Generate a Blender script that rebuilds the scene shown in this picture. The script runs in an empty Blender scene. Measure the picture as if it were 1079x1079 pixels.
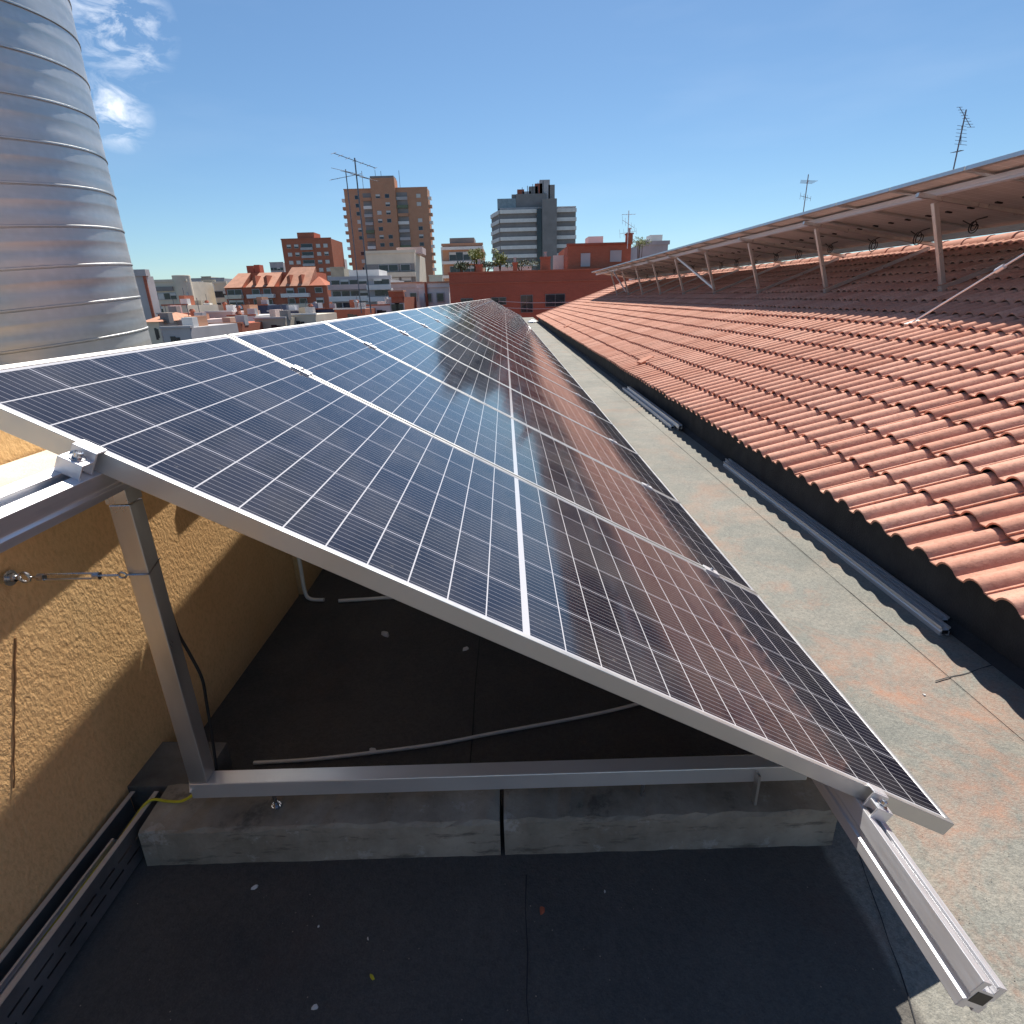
import bpy, math, random
from mathutils import Vector, Matrix
rnd = random.Random(7)
R = math.radians
scene = bpy.context.scene
col = scene.collection

# ------------------------------------------------------------------ camera
F_PX, PITCH, YAW, ROLL = 603.05, 0.36034, 0.00322, -0.02735
CAM = Vector((-0.90479, -0.87953, 1.05912))
cp, sp, cy_, sy_ = math.cos(PITCH), math.sin(PITCH), math.cos(YAW), math.sin(YAW)
FW = Vector((sy_*cp, cy_*cp, -sp)); RT = Vector((cy_, -sy_, 0)); UP = RT.cross(FW)
cr, sr = math.cos(ROLL), math.sin(ROLL)
RT, UP = cr*RT + sr*UP, -sr*RT + cr*UP
cam_d = bpy.data.cameras.new('camera'); cam = bpy.data.objects.new('camera', cam_d); col.objects.link(cam)
m = Matrix((RT, UP, -FW)).transposed().to_4x4(); m.translation = CAM; cam.matrix_world = m
cam_d.sensor_width = 36; cam_d.lens = F_PX/1079*36; cam_d.clip_start = .02; cam_d.clip_end = 6000
scene.camera = cam

def ray(u, v): return FW + RT*((u-539.5)/F_PX) - UP*((v-539.5)/F_PX)
def at_y(u, v, y):
    d = ray(u, v); return CAM + d*((y-CAM.y)/d.y)

# ------------------------------------------------------------------ light
SA, SB = 0.165, 0.72                       # sun: per metre of height, shadow shifts -SA in x and -SB in y
sun_dir = Vector((SA, SB, 1)).normalized()
elev = math.asin(sun_dir.z); azim = math.atan2(SA, SB)
sl = bpy.data.lights.new('sun', 'SUN'); sl.energy = 4.8; sl.angle = R(.53); sl.color = (1, .93, .83)
so = bpy.data.objects.new('sun', sl); col.objects.link(so); so.location = (4, 10, 20)
so.rotation_euler = sun_dir.to_track_quat('Z', 'Y').to_euler()
w = bpy.data.worlds.new('World'); scene.world = w; w.use_nodes = True
nt = w.node_tree; bg = nt.nodes['Background']
sky = nt.nodes.new('ShaderNodeTexSky'); sky.sky_type = 'NISHITA'; sky.sun_disc = False
sky.sun_elevation = elev; sky.sun_rotation = azim; sky.air_density = 1.0; sky.dust_density = .4; sky.ozone_density = 1.6
sky.altitude = 600
bg.inputs[1].default_value = .063
scene.view_settings.view_transform = 'Standard'; scene.view_settings.look = 'None'
scene.view_settings.exposure = 0.7; scene.view_settings.gamma = 1

class N:                                   # tiny node-graph helper
    def __init__(s, nt): s.nt = nt
    def n(s, t, **k):
        x = s.nt.nodes.new(t)
        for a, b in k.items(): setattr(x, a, b)
        return x
    def put(s, sock, v):
        if isinstance(v, bpy.types.NodeSocket): s.nt.links.new(v, sock)
        else: sock.default_value = v
    def m(s, op, a, b=0.0, c=None, clamp=False):
        x = s.n('ShaderNodeMath', operation=op, use_clamp=clamp); s.put(x.inputs[0], a); s.put(x.inputs[1], b)
        if c is not None: s.put(x.inputs[2], c)
        return x.outputs[0]
    def mix(s, f, a, b):
        x = s.n('ShaderNodeMix', data_type='RGBA'); s.put(x.inputs[0], f)
        s.put(x.inputs[6], a if not isinstance(a, tuple) else (*a[:3], 1)); s.put(x.inputs[7], b if not isinstance(b, tuple) else (*b[:3], 1))
        return x.outputs[2]
    def noise(s, co, scale, detail=3, rough=.55, dist=0):
        x = s.n('ShaderNodeTexNoise'); s.put(x.inputs['Vector'], co); x.inputs['Scale'].default_value = scale
        x.inputs['Detail'].default_value = detail; x.inputs['Roughness'].default_value = rough; x.inputs['Distortion'].default_value = dist
        return x.outputs['Fac']
    def ramp(s, f, lo, hi, a=0.0, b=1.0):
        x = s.n('ShaderNodeMapRange'); s.put(x.inputs[0], f)
        for i, v in zip((1, 2, 3, 4), (lo, hi, a, b)): x.inputs[i].default_value = v
        return x.outputs[0]
    def mapping(s, co, scale=(1, 1, 1), rot=(0, 0, 0), loc=(0, 0, 0)):
        x = s.n('ShaderNodeMapping'); s.put(x.inputs[0], co); x.inputs['Scale'].default_value = scale
        x.inputs['Rotation'].default_value = rot; x.inputs['Location'].default_value = loc
        return x.outputs[0]

# wispy clouds in the sky itself, up on the left
g = N(nt); tc = g.n('ShaderNodeTexCoord'); d = tc.outputs['Generated']
def dirmask(u, v, inner, outer):
    dd = ray(u, v).normalized(); x = g.n('ShaderNodeVectorMath', operation='DISTANCE'); g.put(x.inputs[0], d); x.inputs[1].default_value = dd
    return g.ramp(x.outputs['Value'], inner, outer, 1, 0)
m1 = g.m('MAXIMUM', dirmask(122, 22, .0, .068), dirmask(118, 116, 0, .048))
cl = g.noise(g.mapping(d, (12, 12, 26), (0.5, .35, 0)), 1.6, 7, .62, .6)
cm = g.m('MULTIPLY', m1, g.ramp(cl, .46, .68), clamp=True)
veil = g.m('MULTIPLY', g.ramp(g.noise(g.mapping(d, (2, 2, 9)), 1.3, 4), .5, .85), .06)
cf = g.m('ADD', g.m('MULTIPLY', cm, .95), veil, clamp=True)
tn = g.n('ShaderNodeMix', data_type='RGBA', blend_type='MULTIPLY'); tn.inputs[0].default_value = 1; g.put(tn.inputs[6], sky.outputs[0]); tn.inputs[7].default_value = (.76, .96, 1.08, 1)
mx = g.mix(cf, tn.outputs[2], (12.5, 13, 13.8))
nt.links.new(mx, bg.inputs[0])

# ------------------------------------------------------------------ materials
MATS = {}
def mat(name, color, rough=.6, metal=0.0, var=0.0, vscale=3.0, bump=0.0, bscale=60.0, spec=.5, fn=None, stretch=(1, 1, 1)):
    if name in MATS: return MATS[name]
    mt = bpy.data.materials.new(name); mt.use_nodes = True; t = mt.node_tree; h = N(t); b = t.nodes['Principled BSDF']
    b.inputs['Roughness'].default_value = rough; b.inputs['Metallic'].default_value = metal; b.inputs['Specular IOR Level'].default_value = spec
    co = h.n('ShaderNodeTexCoord').outputs['Object']
    if stretch != (1, 1, 1): co = h.mapping(co, stretch)
    c = tuple(color)
    if fn: fn(h, b, co)
    else:
        if var:
            f = h.ramp(h.noise(co, vscale, 5, .6), .3, .7)
            c = h.mix(f, tuple(x*(1-var) for x in color), tuple(min(1, x*(1+var)) for x in color))
        h.put(b.inputs['Base Color'], c if not isinstance(c, tuple) else (*c, 1))
        rr = h.ramp(h.noise(co, vscale*2.3, 4), .3, .7, max(.02, rough-.1), min(1, rough+.1)); h.put(b.inputs['Roughness'], rr)
    if bump:
        bn = h.n('ShaderNodeBump'); bn.inputs['Strength'].default_value = bump; bn.inputs['Distance'].default_value = .01
        h.put(bn.inputs['Height'], h.noise(co, bscale, 4, .65)); h.put(b.inputs['Normal'], bn.outputs[0])
    MATS[name] = mt; return mt

def cells(h, b, co):
    """half-cut photovoltaic cells: grid lines, busbars, centre strip"""
    s = h.n('ShaderNodeSeparateXYZ'); h.put(s.inputs[0], co); x, y = s.outputs[0], s.outputs[1]
    sp_ = h.m('SUBTRACT', h.m('ABSOLUTE', h.m('ADD', x, PL/2)), MID/2)          # from centre strip outwards
    t = h.m('DIVIDE', sp_, LC)
    dt = h.m('ABSOLUTE', h.m('SUBTRACT', h.m('FRACT', h.m('ADD', t, .5)), .5))  # distance to a cell border, in cells
    ls = h.m('LESS_THAN', dt, .0013/LC)
    v = h.m('DIVIDE', h.m('SUBTRACT', y, VM), VC)
    dv = h.m('ABSOLUTE', h.m('SUBTRACT', h.m('FRACT', h.m('ADD', v, .5)), .5))
    lv = h.m('LESS_THAN', dv, .0016/VC)
    out = h.m('MAXIMUM', h.m('GREATER_THAN', t, 13.0), h.m('LESS_THAN', sp_, 0))
    out = h.m('MAXIMUM', out, h.m('MAXIMUM', h.m('LESS_THAN', v, 0), h.m('GREATER_THAN', v, 6.0)))
    ws = h.m('MAXIMUM', out, ls)
    bb = h.m('ABSOLUTE', h.m('SUBTRACT', h.m('FRACT', h.m('MULTIPLY', v, 10)), .5))
    lb = h.m('LESS_THAN', bb, .035)
    # every cell a slightly different blue
    cmb = h.n('ShaderNodeCombineXYZ'); h.put(cmb.inputs[0], h.m('FLOOR', h.m('DIVIDE', x, LC))); h.put(cmb.inputs[1], h.m('FLOOR', v))
    wn = h.n('ShaderNodeTexWhiteNoise', noise_dimensions='3D'); h.put(wn.inputs['Vector'], cmb.outputs[0])
    cell = h.mix(wn.outputs['Value'], (.007, .007, .015), (.013, .013, .025))
    c = h.mix(h.m('MULTIPLY', lb, .55), cell, (.40, .40, .44))
    c = h.mix(h.m('MULTIPLY', lv, .95), c, (.36, .36, .41))
    c = h.mix(ws, c, (.50, .50, .53))
    dirt = h.noise(co, 3.1, 6, .65)
    c = h.mix(h.ramp(dirt, .42, .85, .01, .14), c, (.42, .38, .33))
    sp2 = h.noise(co, 26, 4, .7)
    c = h.mix(h.ramp(sp2, .66, .80, 0, .22), c, (.5, .47, .42))
    h.put(b.inputs['Base Color'], c)
    h.put(b.inputs['Roughness'], h.ramp(dirt, .3, .8, .045, .14))
    b.inputs['IOR'].default_value = 1.5

def backsheet(h, b, co):
    s = h.n('ShaderNodeSeparateXYZ'); h.put(s.inputs[0], co)
    a = h.m('ABSOLUTE', h.m('SUBTRACT', h.m('FRACT', h.m('DIVIDE', s.outputs[0], LC)), .5)); v = h.m('ABSOLUTE', h.m('SUBTRACT', h.m('FRACT', h.m('DIVIDE', h.m('SUBTRACT', s.outputs[1], VM), VC)), .5))
    l = h.m('GREATER_THAN', h.m('MAXIMUM', a, v), .47)
    c = h.mix(h.ramp(h.noise(co, 1.3, 4), .3, .7), (.52, .50, .48), (.62, .60, .58))
    h.put(b.inputs['Base Color'], h.mix(l, c, (.74, .73, .71))); b.inputs['Roughness'].default_value = .55

def membrane(h, b, co):
    n1 = h.noise(co, 1.1, 6, .6); n2 = h.noise(co, 95, 3, .7); n3 = h.noise(h.mapping(co, (1, 1, 1), (0, 0, .5), (3, 7, 0)), 2.3, 6, .7, .4)
    n4 = h.noise(h.mapping(co, (1, 1, 1), (0, 0, 0), (13, 2, 0)), 5.5, 5, .7)
    vo = h.n('ShaderNodeTexVoronoi'); h.put(vo.inputs['Vector'], co); vo.inputs['Scale'].default_value = 240
    c = h.mix(h.ramp(n1, .3, .7), (.165, .175, .158), (.30, .295, .262))
    c = h.mix(h.ramp(n4, .4, .75, 0, .55), c, (.36, .32, .265))
    c = h.mix(h.ramp(n2, .35, .7, 0, .65), c, (.10, .105, .10))
    c = h.mix(h.ramp(vo.outputs['Distance'], .0, .5, .3, 0), c, (.45, .44, .41))
    sx = h.n('ShaderNodeSeparateXYZ'); h.put(sx.inputs[0], co)
    # brick-red mortar dust, mostly between the panels and the eave
    lane = h.m('MULTIPLY', h.ramp(sx.outputs[0], -.35, .10), h.ramp(sx.outputs[1], 3.4, .5, .12, 1))
    st = h.m('MULTIPLY', h.ramp(n3, .46, .62), h.ramp(n2, .25, .6, .45, 1))
    c = h.mix(h.m('MULTIPLY', h.m('MULTIPLY', st, lane), .52), c, (.50, .215, .12))
    c = h.mix(h.m('MULTIPLY', h.ramp(n3, .56, .72), .25), c, (.30, .18, .12))
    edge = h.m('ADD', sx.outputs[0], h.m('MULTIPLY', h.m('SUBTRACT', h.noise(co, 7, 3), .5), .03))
    shade_mask = h.ramp(edge, -.165, -.185)  # shade under and before the panels deepened in the membrane colour, left of the seam
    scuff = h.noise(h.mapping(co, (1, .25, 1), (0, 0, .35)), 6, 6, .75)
    c = h.mix(h.m('MULTIPLY', shade_mask, .72), c, h.mix(h.ramp(n1, .35, .7), (.030, .030, .036), (.075, .068, .064)))
    c = h.mix(h.ramp(scuff, .58, .80, 0, .35), c, (.22, .20, .18))
    h.put(b.inputs['Base Color'], c); b.inputs['Roughness'].default_value = .85
    b.inputs['Specular IOR Level'].default_value = .25

def stucco(h, b, co):
    n1 = h.noise(co, 2.2, 5, .6); n2 = h.noise(h.mapping(co, (1, 1, .7)), 105, 4, .6)
    c = h.mix(h.ramp(n1, .3, .75), (.82, .49, .225), (.90, .60, .30))
    c = h.mix(h.ramp(n2, .3, .55, .25, 0), c, (.36, .19, .07))
    sx = h.n('ShaderNodeSeparateXYZ'); h.put(sx.inputs[0], co)
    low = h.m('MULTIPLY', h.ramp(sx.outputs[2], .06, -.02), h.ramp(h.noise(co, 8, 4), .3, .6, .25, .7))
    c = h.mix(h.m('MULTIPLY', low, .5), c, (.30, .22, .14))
    h.put(b.inputs['Base Color'], c); b.inputs['Roughness'].default_value = .92; b.inputs['Specular IOR Level'].default_value = .15
    bn = h.n('ShaderNodeBump'); bn.inputs['Strength'].default_value = .6; bn.inputs['Distance'].default_value = .005
    h.put(bn.inputs['Height'], n2); h.put(b.inputs['Normal'], bn.outputs[0])

def terracotta(h, b, co):
    geo = h.n('ShaderNodeAttribute', attribute_name='tile'); v = geo.outputs['Fac']
    c = h.mix(v, (.55, .265, .19), (.70, .39, .295))
    n1 = h.noise(co, 1.7, 6, .65); n2 = h.noise(co, 42, 4, .65)
    c = h.mix(h.ramp(n1, .35, .75, 0, .5), c, (.62, .38, .29))
    c = h.mix(h.ramp(n2, .48, .72, 0, .55), c, (.36, .16, .11))
    c = h.mix(h.ramp(h.noise(co, 9, 5, .7), .56, .74, 0, .6), c, (.30, .19, .15))
    n5 = h.noise(co, 150, 3, .7); c = h.mix(h.ramp(n5, .55, .75, 0, .5), c, (.30, .13, .10))
    h.put(b.inputs['Base Color'], c); b.inputs['Roughness'].default_value = .93; b.inputs['Specular IOR Level'].default_value = .12
    bn = h.n('ShaderNodeBump'); bn.inputs['Strength'].default_value = .55; bn.inputs['Distance'].default_value = .004
    h.put(bn.inputs['Height'], n2); h.put(b.inputs['Normal'], bn.outputs[0])

def galvanised(h, b, co):
    n1 = h.noise(h.mapping(co, (1, 1, 14)), 1.6, 5, .6); vo = h.n('ShaderNodeTexVoronoi'); h.put(vo.inputs['Vector'], co); vo.inputs['Scale'].default_value = 38
    c = h.mix(h.ramp(n1, .3, .7), (.44, .455, .455), (.58, .585, .58))
    c = h.mix(h.ramp(vo.outputs['Distance'], .1, .6, .12, 0), c, (.8, .82, .84))
    h.put(b.inputs['Base Color'], c); b.inputs['Metallic'].default_value = .88
    h.put(b.inputs['Roughness'], h.ramp(n1, .3, .7, .38, .50))
    bn = h.n('ShaderNodeBump'); bn.inputs['Strength'].default_value = .06; bn.inputs['Distance'].default_value = .01
    h.put(bn.inputs['Height'], n1); h.put(b.inputs['Normal'], bn.outputs[0])

def old_concrete(h, b, co):
    n1 = h.noise(co, 5, 6, .65); n2 = h.noise(co, 60, 4, .7)
    c = h.mix(h.ramp(n1, .3, .7), (.19, .17, .13), (.46, .42, .34))
    c = h.mix(h.ramp(h.noise(co, 14, 5, .7), .60, .68, 0, .6), c, (.55, .53, .49))
    c = h.mix(h.ramp(h.noise(h.mapping(co, (1, 1, 5)), 8, 6, .7), .56, .66, 0, .65), c, (.07, .065, .055))
    c = h.mix(h.ramp(n2, .6, .8, 0, .5), c, (.10, .095, .085))
    h.put(b.inputs['Base Color'], c); b.inputs['Roughness'].default_value = .9
    bn = h.n('ShaderNodeBump'); bn.inputs['Strength'].default_value = .5; bn.inputs['Distance'].default_value = .005
    h.put(bn.inputs['Height'], n2); h.put(b.inputs['Normal'], bn.outputs[0])

def brick_fn(c1, c2, mortar, sc=1.0):
    def f(h, b, co):
        s = h.n('ShaderNodeSeparateXYZ'); h.put(s.inputs[0], co)
        cb = h.n('ShaderNodeCombineXYZ'); h.put(cb.inputs[0], h.m('ADD', s.outputs[0], s.outputs[1])); h.put(cb.inputs[1], s.outputs[2])
        t = h.n('ShaderNodeTexBrick'); h.put(t.inputs['Vector'], cb.outputs[0]); t.inputs['Scale'].default_value = sc
        t.inputs['Color1'].default_value = (*c1, 1); t.inputs['Color2'].default_value = (*c2, 1); t.inputs['Mortar'].default_value = (*mortar, 1)
        t.inputs['Brick Width'].default_value = .25; t.inputs['Row Height'].default_value = .07; t.inputs['Mortar Size'].default_value = .008
        c = h.mix(h.ramp(h.noise(co, .35, 6, .65), .35, .75, 0, .45), t.outputs[0], tuple(x*.62 for x in c1))
        h.put(b.inputs['Base Color'], c); b.inputs['Roughness'].default_value = .9; b.inputs['Specular IOR Level'].default_value = .2
    return f

T = 0.5002; PL = 2.025; PW = .985; LC = .0761; MID = .0125; VM = .0155; VC = (PW-.031)/6
M = dict(
    cells=mat('solar_cells', (0, 0, 0), fn=cells),
    frame=mat('anodised_aluminium', (.60, .595, .58), .42, .75, .05, 4),
    alu=mat('mill_aluminium', (.74, .74, .76), .42, .62, .04, 5, stretch=(14, 1, 14)),
    steel=mat('brushed_steel', (.64, .625, .60), .36, .85, .10, 3, stretch=(3, 3, 1)),
    bolt=mat('zinc_bolt', (.55, .56, .58), .3, 1, .1, 30),
    back=mat('white_backsheet', (0, 0, 0), fn=backsheet),
    black=mat('black_plastic', (.012, .012, .013), .5),
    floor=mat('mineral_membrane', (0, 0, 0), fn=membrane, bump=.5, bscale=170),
    bitumen=mat('black_bitumen', (.022, .023, .027), .8, 0, .35, 4, bump=.4, bscale=110),
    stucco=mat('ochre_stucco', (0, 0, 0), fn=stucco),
    coping=mat('coping_stone', (.62, .57, .47), .85, 0, .14, 7, bump=.4, bscale=90),
    tile=mat('terracotta_tile', (0, 0, 0), fn=terracotta),
    duct=mat('galvanised_sheet', (0, 0, 0), fn=galvanised),
    concrete=mat('weathered_concrete', (0, 0, 0), fn=old_concrete),
    white_pipe=mat('white_pvc', (.84, .82, .74), .5, 0, .06, 10),
    yellow=mat('yellow_green_cable', (.62, .56, .04), .45, 0, .1, 30),
    darkwin=mat('dark_window_glass', (.025, .03, .04), .12, 0, .3, .8),
    blind=mat('white_roller_blind', (.62, .61, .58), .7, 0, .1, 2),
    awning=mat('faded_green_awning', (.16, .20, .13), .8, 0, .2, 2),
    whitep=mat('white_painted_render', (.80, .78, .75), .8, 0, .09, .6),
    cream=mat('cream_render', (.70, .62, .50), .85, 0, .1, .6),
    beige=mat('beige_render', (.48, .42, .33), .85, 0, .14, .5),
    pinkish=mat('pale_pink_render', (.60, .47, .45), .85, 0, .1, .7),
    greyw=mat('grey_render', (.46, .445, .455), .85, 0, .14, .5),
    greycore=mat('grey_cladding', (.25, .235, .23), .7, 0, .12, .4),
    navy=mat('dark_blue_sheet', (.035, .045, .10), .55, 0, .2, .5),
    brick=mat('red_brick', (0, 0, 0), fn=brick_fn((.46, .125, .075), (.39, .105, .065), (.36, .2, .15))),
    brick_b=mat('brown_brick', (0, 0, 0), fn=brick_fn((.60, .30, .185), (.52, .25, .155), (.5, .36, .26))),
    brick_r=mat('orange_red_brick', (0, 0, 0), fn=brick_fn((.52, .155, .09), (.44, .13, .075), (.38, .22, .16))),
    orange=mat('orange_roof_tiles', (.56, .27, .17), .8, 0, .18, 1.2),
    leaf_y=mat('yellow_green_leaf', (.19, .22, .035), .6, 0, .35, 9),
    leaf_d=mat('dark_green_leaf', (.045, .075, .025), .6, 0, .35, 5),
    bark=mat('brown_bark', (.09, .06, .04), .9),
    asphalt=mat('city_ground', (.11, .105, .10), .9, 0, .3, .02),
    paper=mat('white_scrap', (.72, .71, .68), .7, 0, .08, 40),
    redbit=mat('red_brick_chip', (.45, .12, .06), .8, 0, .2, 60),
    glassrail=mat('dusty_glass', (.25, .30, .33), .1, 0, .2, 1),
)

M['beam'] = mat('beam_aluminium', (.80, .80, .79), .40, .62, .05, 2.5)
M['traym'] = mat('old_galvanised', (.22, .225, .23), .5, .6, .3, 9)
# ------------------------------------------------------------------ mesh helpers
class MB:
    def __init__(s): s.v = []; s.f = []
    def add(s, vs, fs):
        o = len(s.v); s.v += [Vector(p) for p in vs]; s.f += [tuple(i+o for i in q) for q in fs]; return s
    def box(s, a, b, M4=None):
        (x0, y0, z0), (x1, y1, z1) = a, b
        vs = [Vector(p) for p in ((x0,y0,z0),(x1,y0,z0),(x1,y1,z0),(x0,y1,z0),(x0,y0,z1),(x1,y0,z1),(x1,y1,z1),(x0,y1,z1))]
        if M4: vs = [M4 @ p for p in vs]
        return s.add(vs, [(0,3,2,1),(4,5,6,7),(0,1,5,4),(1,2,6,5),(2,3,7,6),(3,0,4,7)])
    def prism(s, pts, y0, y1, M4=None):           # closed (x,z) outline swept along y
        n = len(pts); vs = [Vector((p[0], y0, p[1])) for p in pts]+[Vector((p[0], y1, p[1])) for p in pts]
        if M4: vs = [M4 @ p for p in vs]
        return s.add(vs, [tuple(range(n)), tuple(range(2*n-1, n-1, -1))]+[(i, i+n, (i+1) % n+n, (i+1) % n) for i in range(n)])
    def tube(s, pts, r, n=10, cap=True):
        pts = [Vector(p) for p in pts]; rings = []; up = None
        for i, p in enumerate(pts):
            t = (pts[min(i+1, len(pts)-1)]-pts[max(i-1, 0)]).normalized()
            if up is None: up = Vector((0, 0, 1)) if abs(t.z) < .9 else Vector((1, 0, 0))
            a = t.cross(up).normalized(); b = a.cross(t).normalized(); up = b
            rr = r[i] if isinstance(r, (list, tuple)) else r
            rings.append([p+a*(rr*math.cos(2*math.pi*k/n))+b*(rr*math.sin(2*math.pi*k/n)) for k in range(n)])
        vs = [q for g_ in rings for q in g_]
        fs = [(i*n+k, i*n+(k+1) % n, (i+1)*n+(k+1) % n, (i+1)*n+k) for i in range(len(rings)-1) for k in range(n)]
        if cap: fs += [tuple(range(n-1, -1, -1)), tuple((len(rings)-1)*n+k for k in range(n))]
        return s.add(vs, fs)
    def lathe(s, prof, c=(0, 0, 0), n=24, axis=None):
        A = Vector(axis).normalized() if axis else Vector((0, 0, 1)); q = Vector((0, 0, 1)).rotation_difference(A)
        vs = []
        for r, z in prof:
            for k in range(n): vs.append(Vector(c)+q @ Vector((r*math.cos(2*math.pi*k/n), r*math.sin(2*math.pi*k/n), z)))
        fs = [(i*n+k, i*n+(k+1) % n, (i+1)*n+(k+1) % n, (i+1)*n+k) for i in range(len(prof)-1) for k in range(n)]
        fs += [tuple(range(n-1, -1, -1)), tuple((len(prof)-1)*n+k for k in range(n))]
        return s.add(vs, fs)
    def build(s, name, m_, parent=None, smooth=False, bevel=0, base=None):
        me = bpy.data.meshes.new(name)
        o0 = base if base is not None else (parent.get('_base') if parent and parent.get('_base') else None)
        off = Vector(o0) if o0 is not None else Vector((0, 0, 0))
        me.from_pydata([tuple(p-off) for p in s.v], [], s.f); me.materials.append(m_); me.update()
        o = bpy.data.objects.new(name, me); col.objects.link(o)
        if parent: o.parent = parent
        elif base is not None: o.location = off
        if smooth:
            for p in me.polygons: p.use_smooth = True
            me.set_sharp_from_angle(angle=R(40))
        if bevel:
            bm = o.modifiers.new('bevel', 'BEVEL'); bm.width = bevel; bm.segments = 2; bm.limit_method = 'ANGLE'; bm.harden_normals = False
        return o
BASES = {}
def tag(o, label=None, cat=None, group=None, kind=None):
    if label: o['label'] = label
    if cat: o['category'] = cat
    if group: o['group'] = group
    if kind: o['kind'] = kind
    return o
def thing(name, loc, label, cat, group=None, world=True):
    """Empty at the thing's base; with world=True parts are modelled in world coordinates and shifted"""
    o = bpy.data.objects.new(name, None); col.objects.link(o); o.location = loc; o.empty_display_size = .1
    if world: o['_base'] = tuple(loc)
    return tag(o, label, cat, group)
def copy_tree(o, parent=None):
    c = o.copy(); col.objects.link(c); c.parent = parent
    for ch in list(o.children): copy_tree(ch, c)
    return c
ORD = ['nearest', 'second', 'third', 'fourth', 'fifth', 'sixth', 'seventh', 'eighth', 'ninth', 'tenth', 'eleventh', 'twelfth', 'thirteenth',
       'fourteenth', 'fifteenth', 'sixteenth', 'seventeenth', 'eighteenth', 'nineteenth', 'twentieth', 'twenty-first', 'twenty-second', 'twenty-third',
       'twenty-fourth', 'twenty-fifth', 'twenty-sixth', 'twenty-seventh', 'twenty-eighth', 'twenty-ninth', 'thirtieth', 'thirty-first',
       'thirty-second', 'thirty-third', 'thirty-fourth', 'farthest']
G0 = -.205

# ------------------------------------------------------------------ setting: ground and roof terrace
tag(MB().add([(-3000, -600, -20), (3000, -600, -20), (3000, 5000, -20), (-3000, 5000, -20)], [(0, 1, 2, 3)]).build('ground', M['asphalt']), kind='structure')
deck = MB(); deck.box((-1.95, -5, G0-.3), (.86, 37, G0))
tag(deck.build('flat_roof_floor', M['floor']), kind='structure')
# lapped membrane sheets: their overlap edges
lap = MB()
lap.box((.587, -5, G0), (.86, 37, G0+.0025))
tag(lap.build('membrane_lap_strip', M['floor']), kind='structure')
seam = MB()
def strip(pts, w_=.005, z=G0+.0042):
    pts = [Vector((p[0], p[1], 0)) for p in pts]; vs = []; fs = []
    for i, p in enumerate(pts):
        t = (pts[min(i+1, len(pts)-1)]-pts[max(i-1, 0)]).normalized(); nn = Vector((-t.y, t.x, 0))*w_*rnd.uniform(.12, .38)
        vs += [(p.x+nn.x, p.y+nn.y, z), (p.x-nn.x, p.y-nn.y, z)]
        if i: fs.append((2*i-2, 2*i-1, 2*i+1, 2*i))
    seam.add(vs, fs)
def wob(a, b, n=14, j=.004):
    return [(a[0]+(b[0]-a[0])*i/n+rnd.uniform(-j, j), a[1]+(b[1]-a[1])*i/n+rnd.uniform(-j, j)) for i in range(n+1)]
strip(wob((.583, -1.5), (.583, 14), 60), .003)
strip(wob((.52, .715), (.84, .815), 8), .007); strip(wob((-.895, .07), (-.91, -1.6), 20), .006); strip(wob((-.10, .098), (-.26, -.5), 12), .004)
strip(wob((-1.04, .3), (-1.05, 5), 20), .006); strip(wob((-.15, 3.3), (.5, 3.32), 8), .006); strip(wob((-.02, .42), (.06, .30), 6), .004)
for yy in (6.2, 9.4, 12.9): strip(wob((0, yy), (.84, yy+.05), 8), .01)
tag(seam.build('membrane_seams', M['bitumen']), kind='structure')
# the building that carries the terrace, and the lower terrace beyond the wall
own = thing('host_building', (1, 15, -20), 'brick building under the flat roof terrace and the tiled roof', 'building')
MB().box((-6.5, -6, -20), (10.6, 37, G0-.31)).build('wall', M['brick'], own)
MB().box((-6.5, -6, -.9), (-2.2, 37, -.42)).build('lower_terrace', M['bitumen'], own)

# ------------------------------------------------------------------ ochre parapet wall
wallt = thing('parapet_wall', (-2, 1, G0), 'ochre stucco parapet wall with pale stone coping left of the panels', 'wall')
def wx(y): return -1.915+.018*y
wm = MB(); wm.add([(wx(-5)-.22, -5, G0-.2), (wx(-5), -5, G0-.2), (wx(37)*0+wx(1.46), 1.46, G0-.2), (wx(1.46)-.22, 1.46, G0-.2),
                   (wx(-5)-.22, -5, .645), (wx(-5), -5, .645), (wx(1.46), 1.46, .645), (wx(1.46)-.22, 1.46, .645)],
                  [(0,3,2,1),(4,5,6,7),(0,1,5,4),(1,2,6,5),(2,3,7,6),(3,0,4,7)])
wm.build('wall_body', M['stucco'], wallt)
cm_ = MB(); y = -5
while y < 1.46:
    y2 = min(1.47, y+.98); cm_.box((wx(y)-.25, y+.003, .647), (wx(y)+.037, y2-.003, .70)); y = y2
cm_.build('coping', M['coping'], wallt, bevel=.004)
shl = MB(); SHLINE = (.126, .439, .010, .165)  # thin brown tube on the stucco, modelled in place of a cast shadow line
pc = [Vector((wx(.1)+.0005, SHLINE[0]+(SHLINE[2]-SHLINE[0])*i/17+.0015*math.sin(i*1.7), SHLINE[1]+(SHLINE[3]-SHLINE[1])*i/17)) for i in range(18)]
shl.tube(pc, [.0026 if i < 7 else .0014 for i in range(18)], 6); shl.build('shadow_line', mat('shadow_line_brown', (.26, .14, .06), .9, 0, .2, 30), wallt)
ft = MB()
for i in range(1):
    ft.prism([(wx(.3)-.02, G0-.01), (wx(.3)+.05, G0-.01), (wx(.3)+.035, G0+.012), (wx(.3)-.02, G0+.055)], -5, .05)
ft.build('skirting', M['bitumen'], wallt)
far = thing('far_parapet', (-2, 20, G0), 'ochre stucco parapet set back behind the white pipe under the panels', 'wall')
MB().box((-2.13, 1.475, G0-.2), (-1.86, 37, .60)).build('wall_body', M['stucco'], far)
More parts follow.
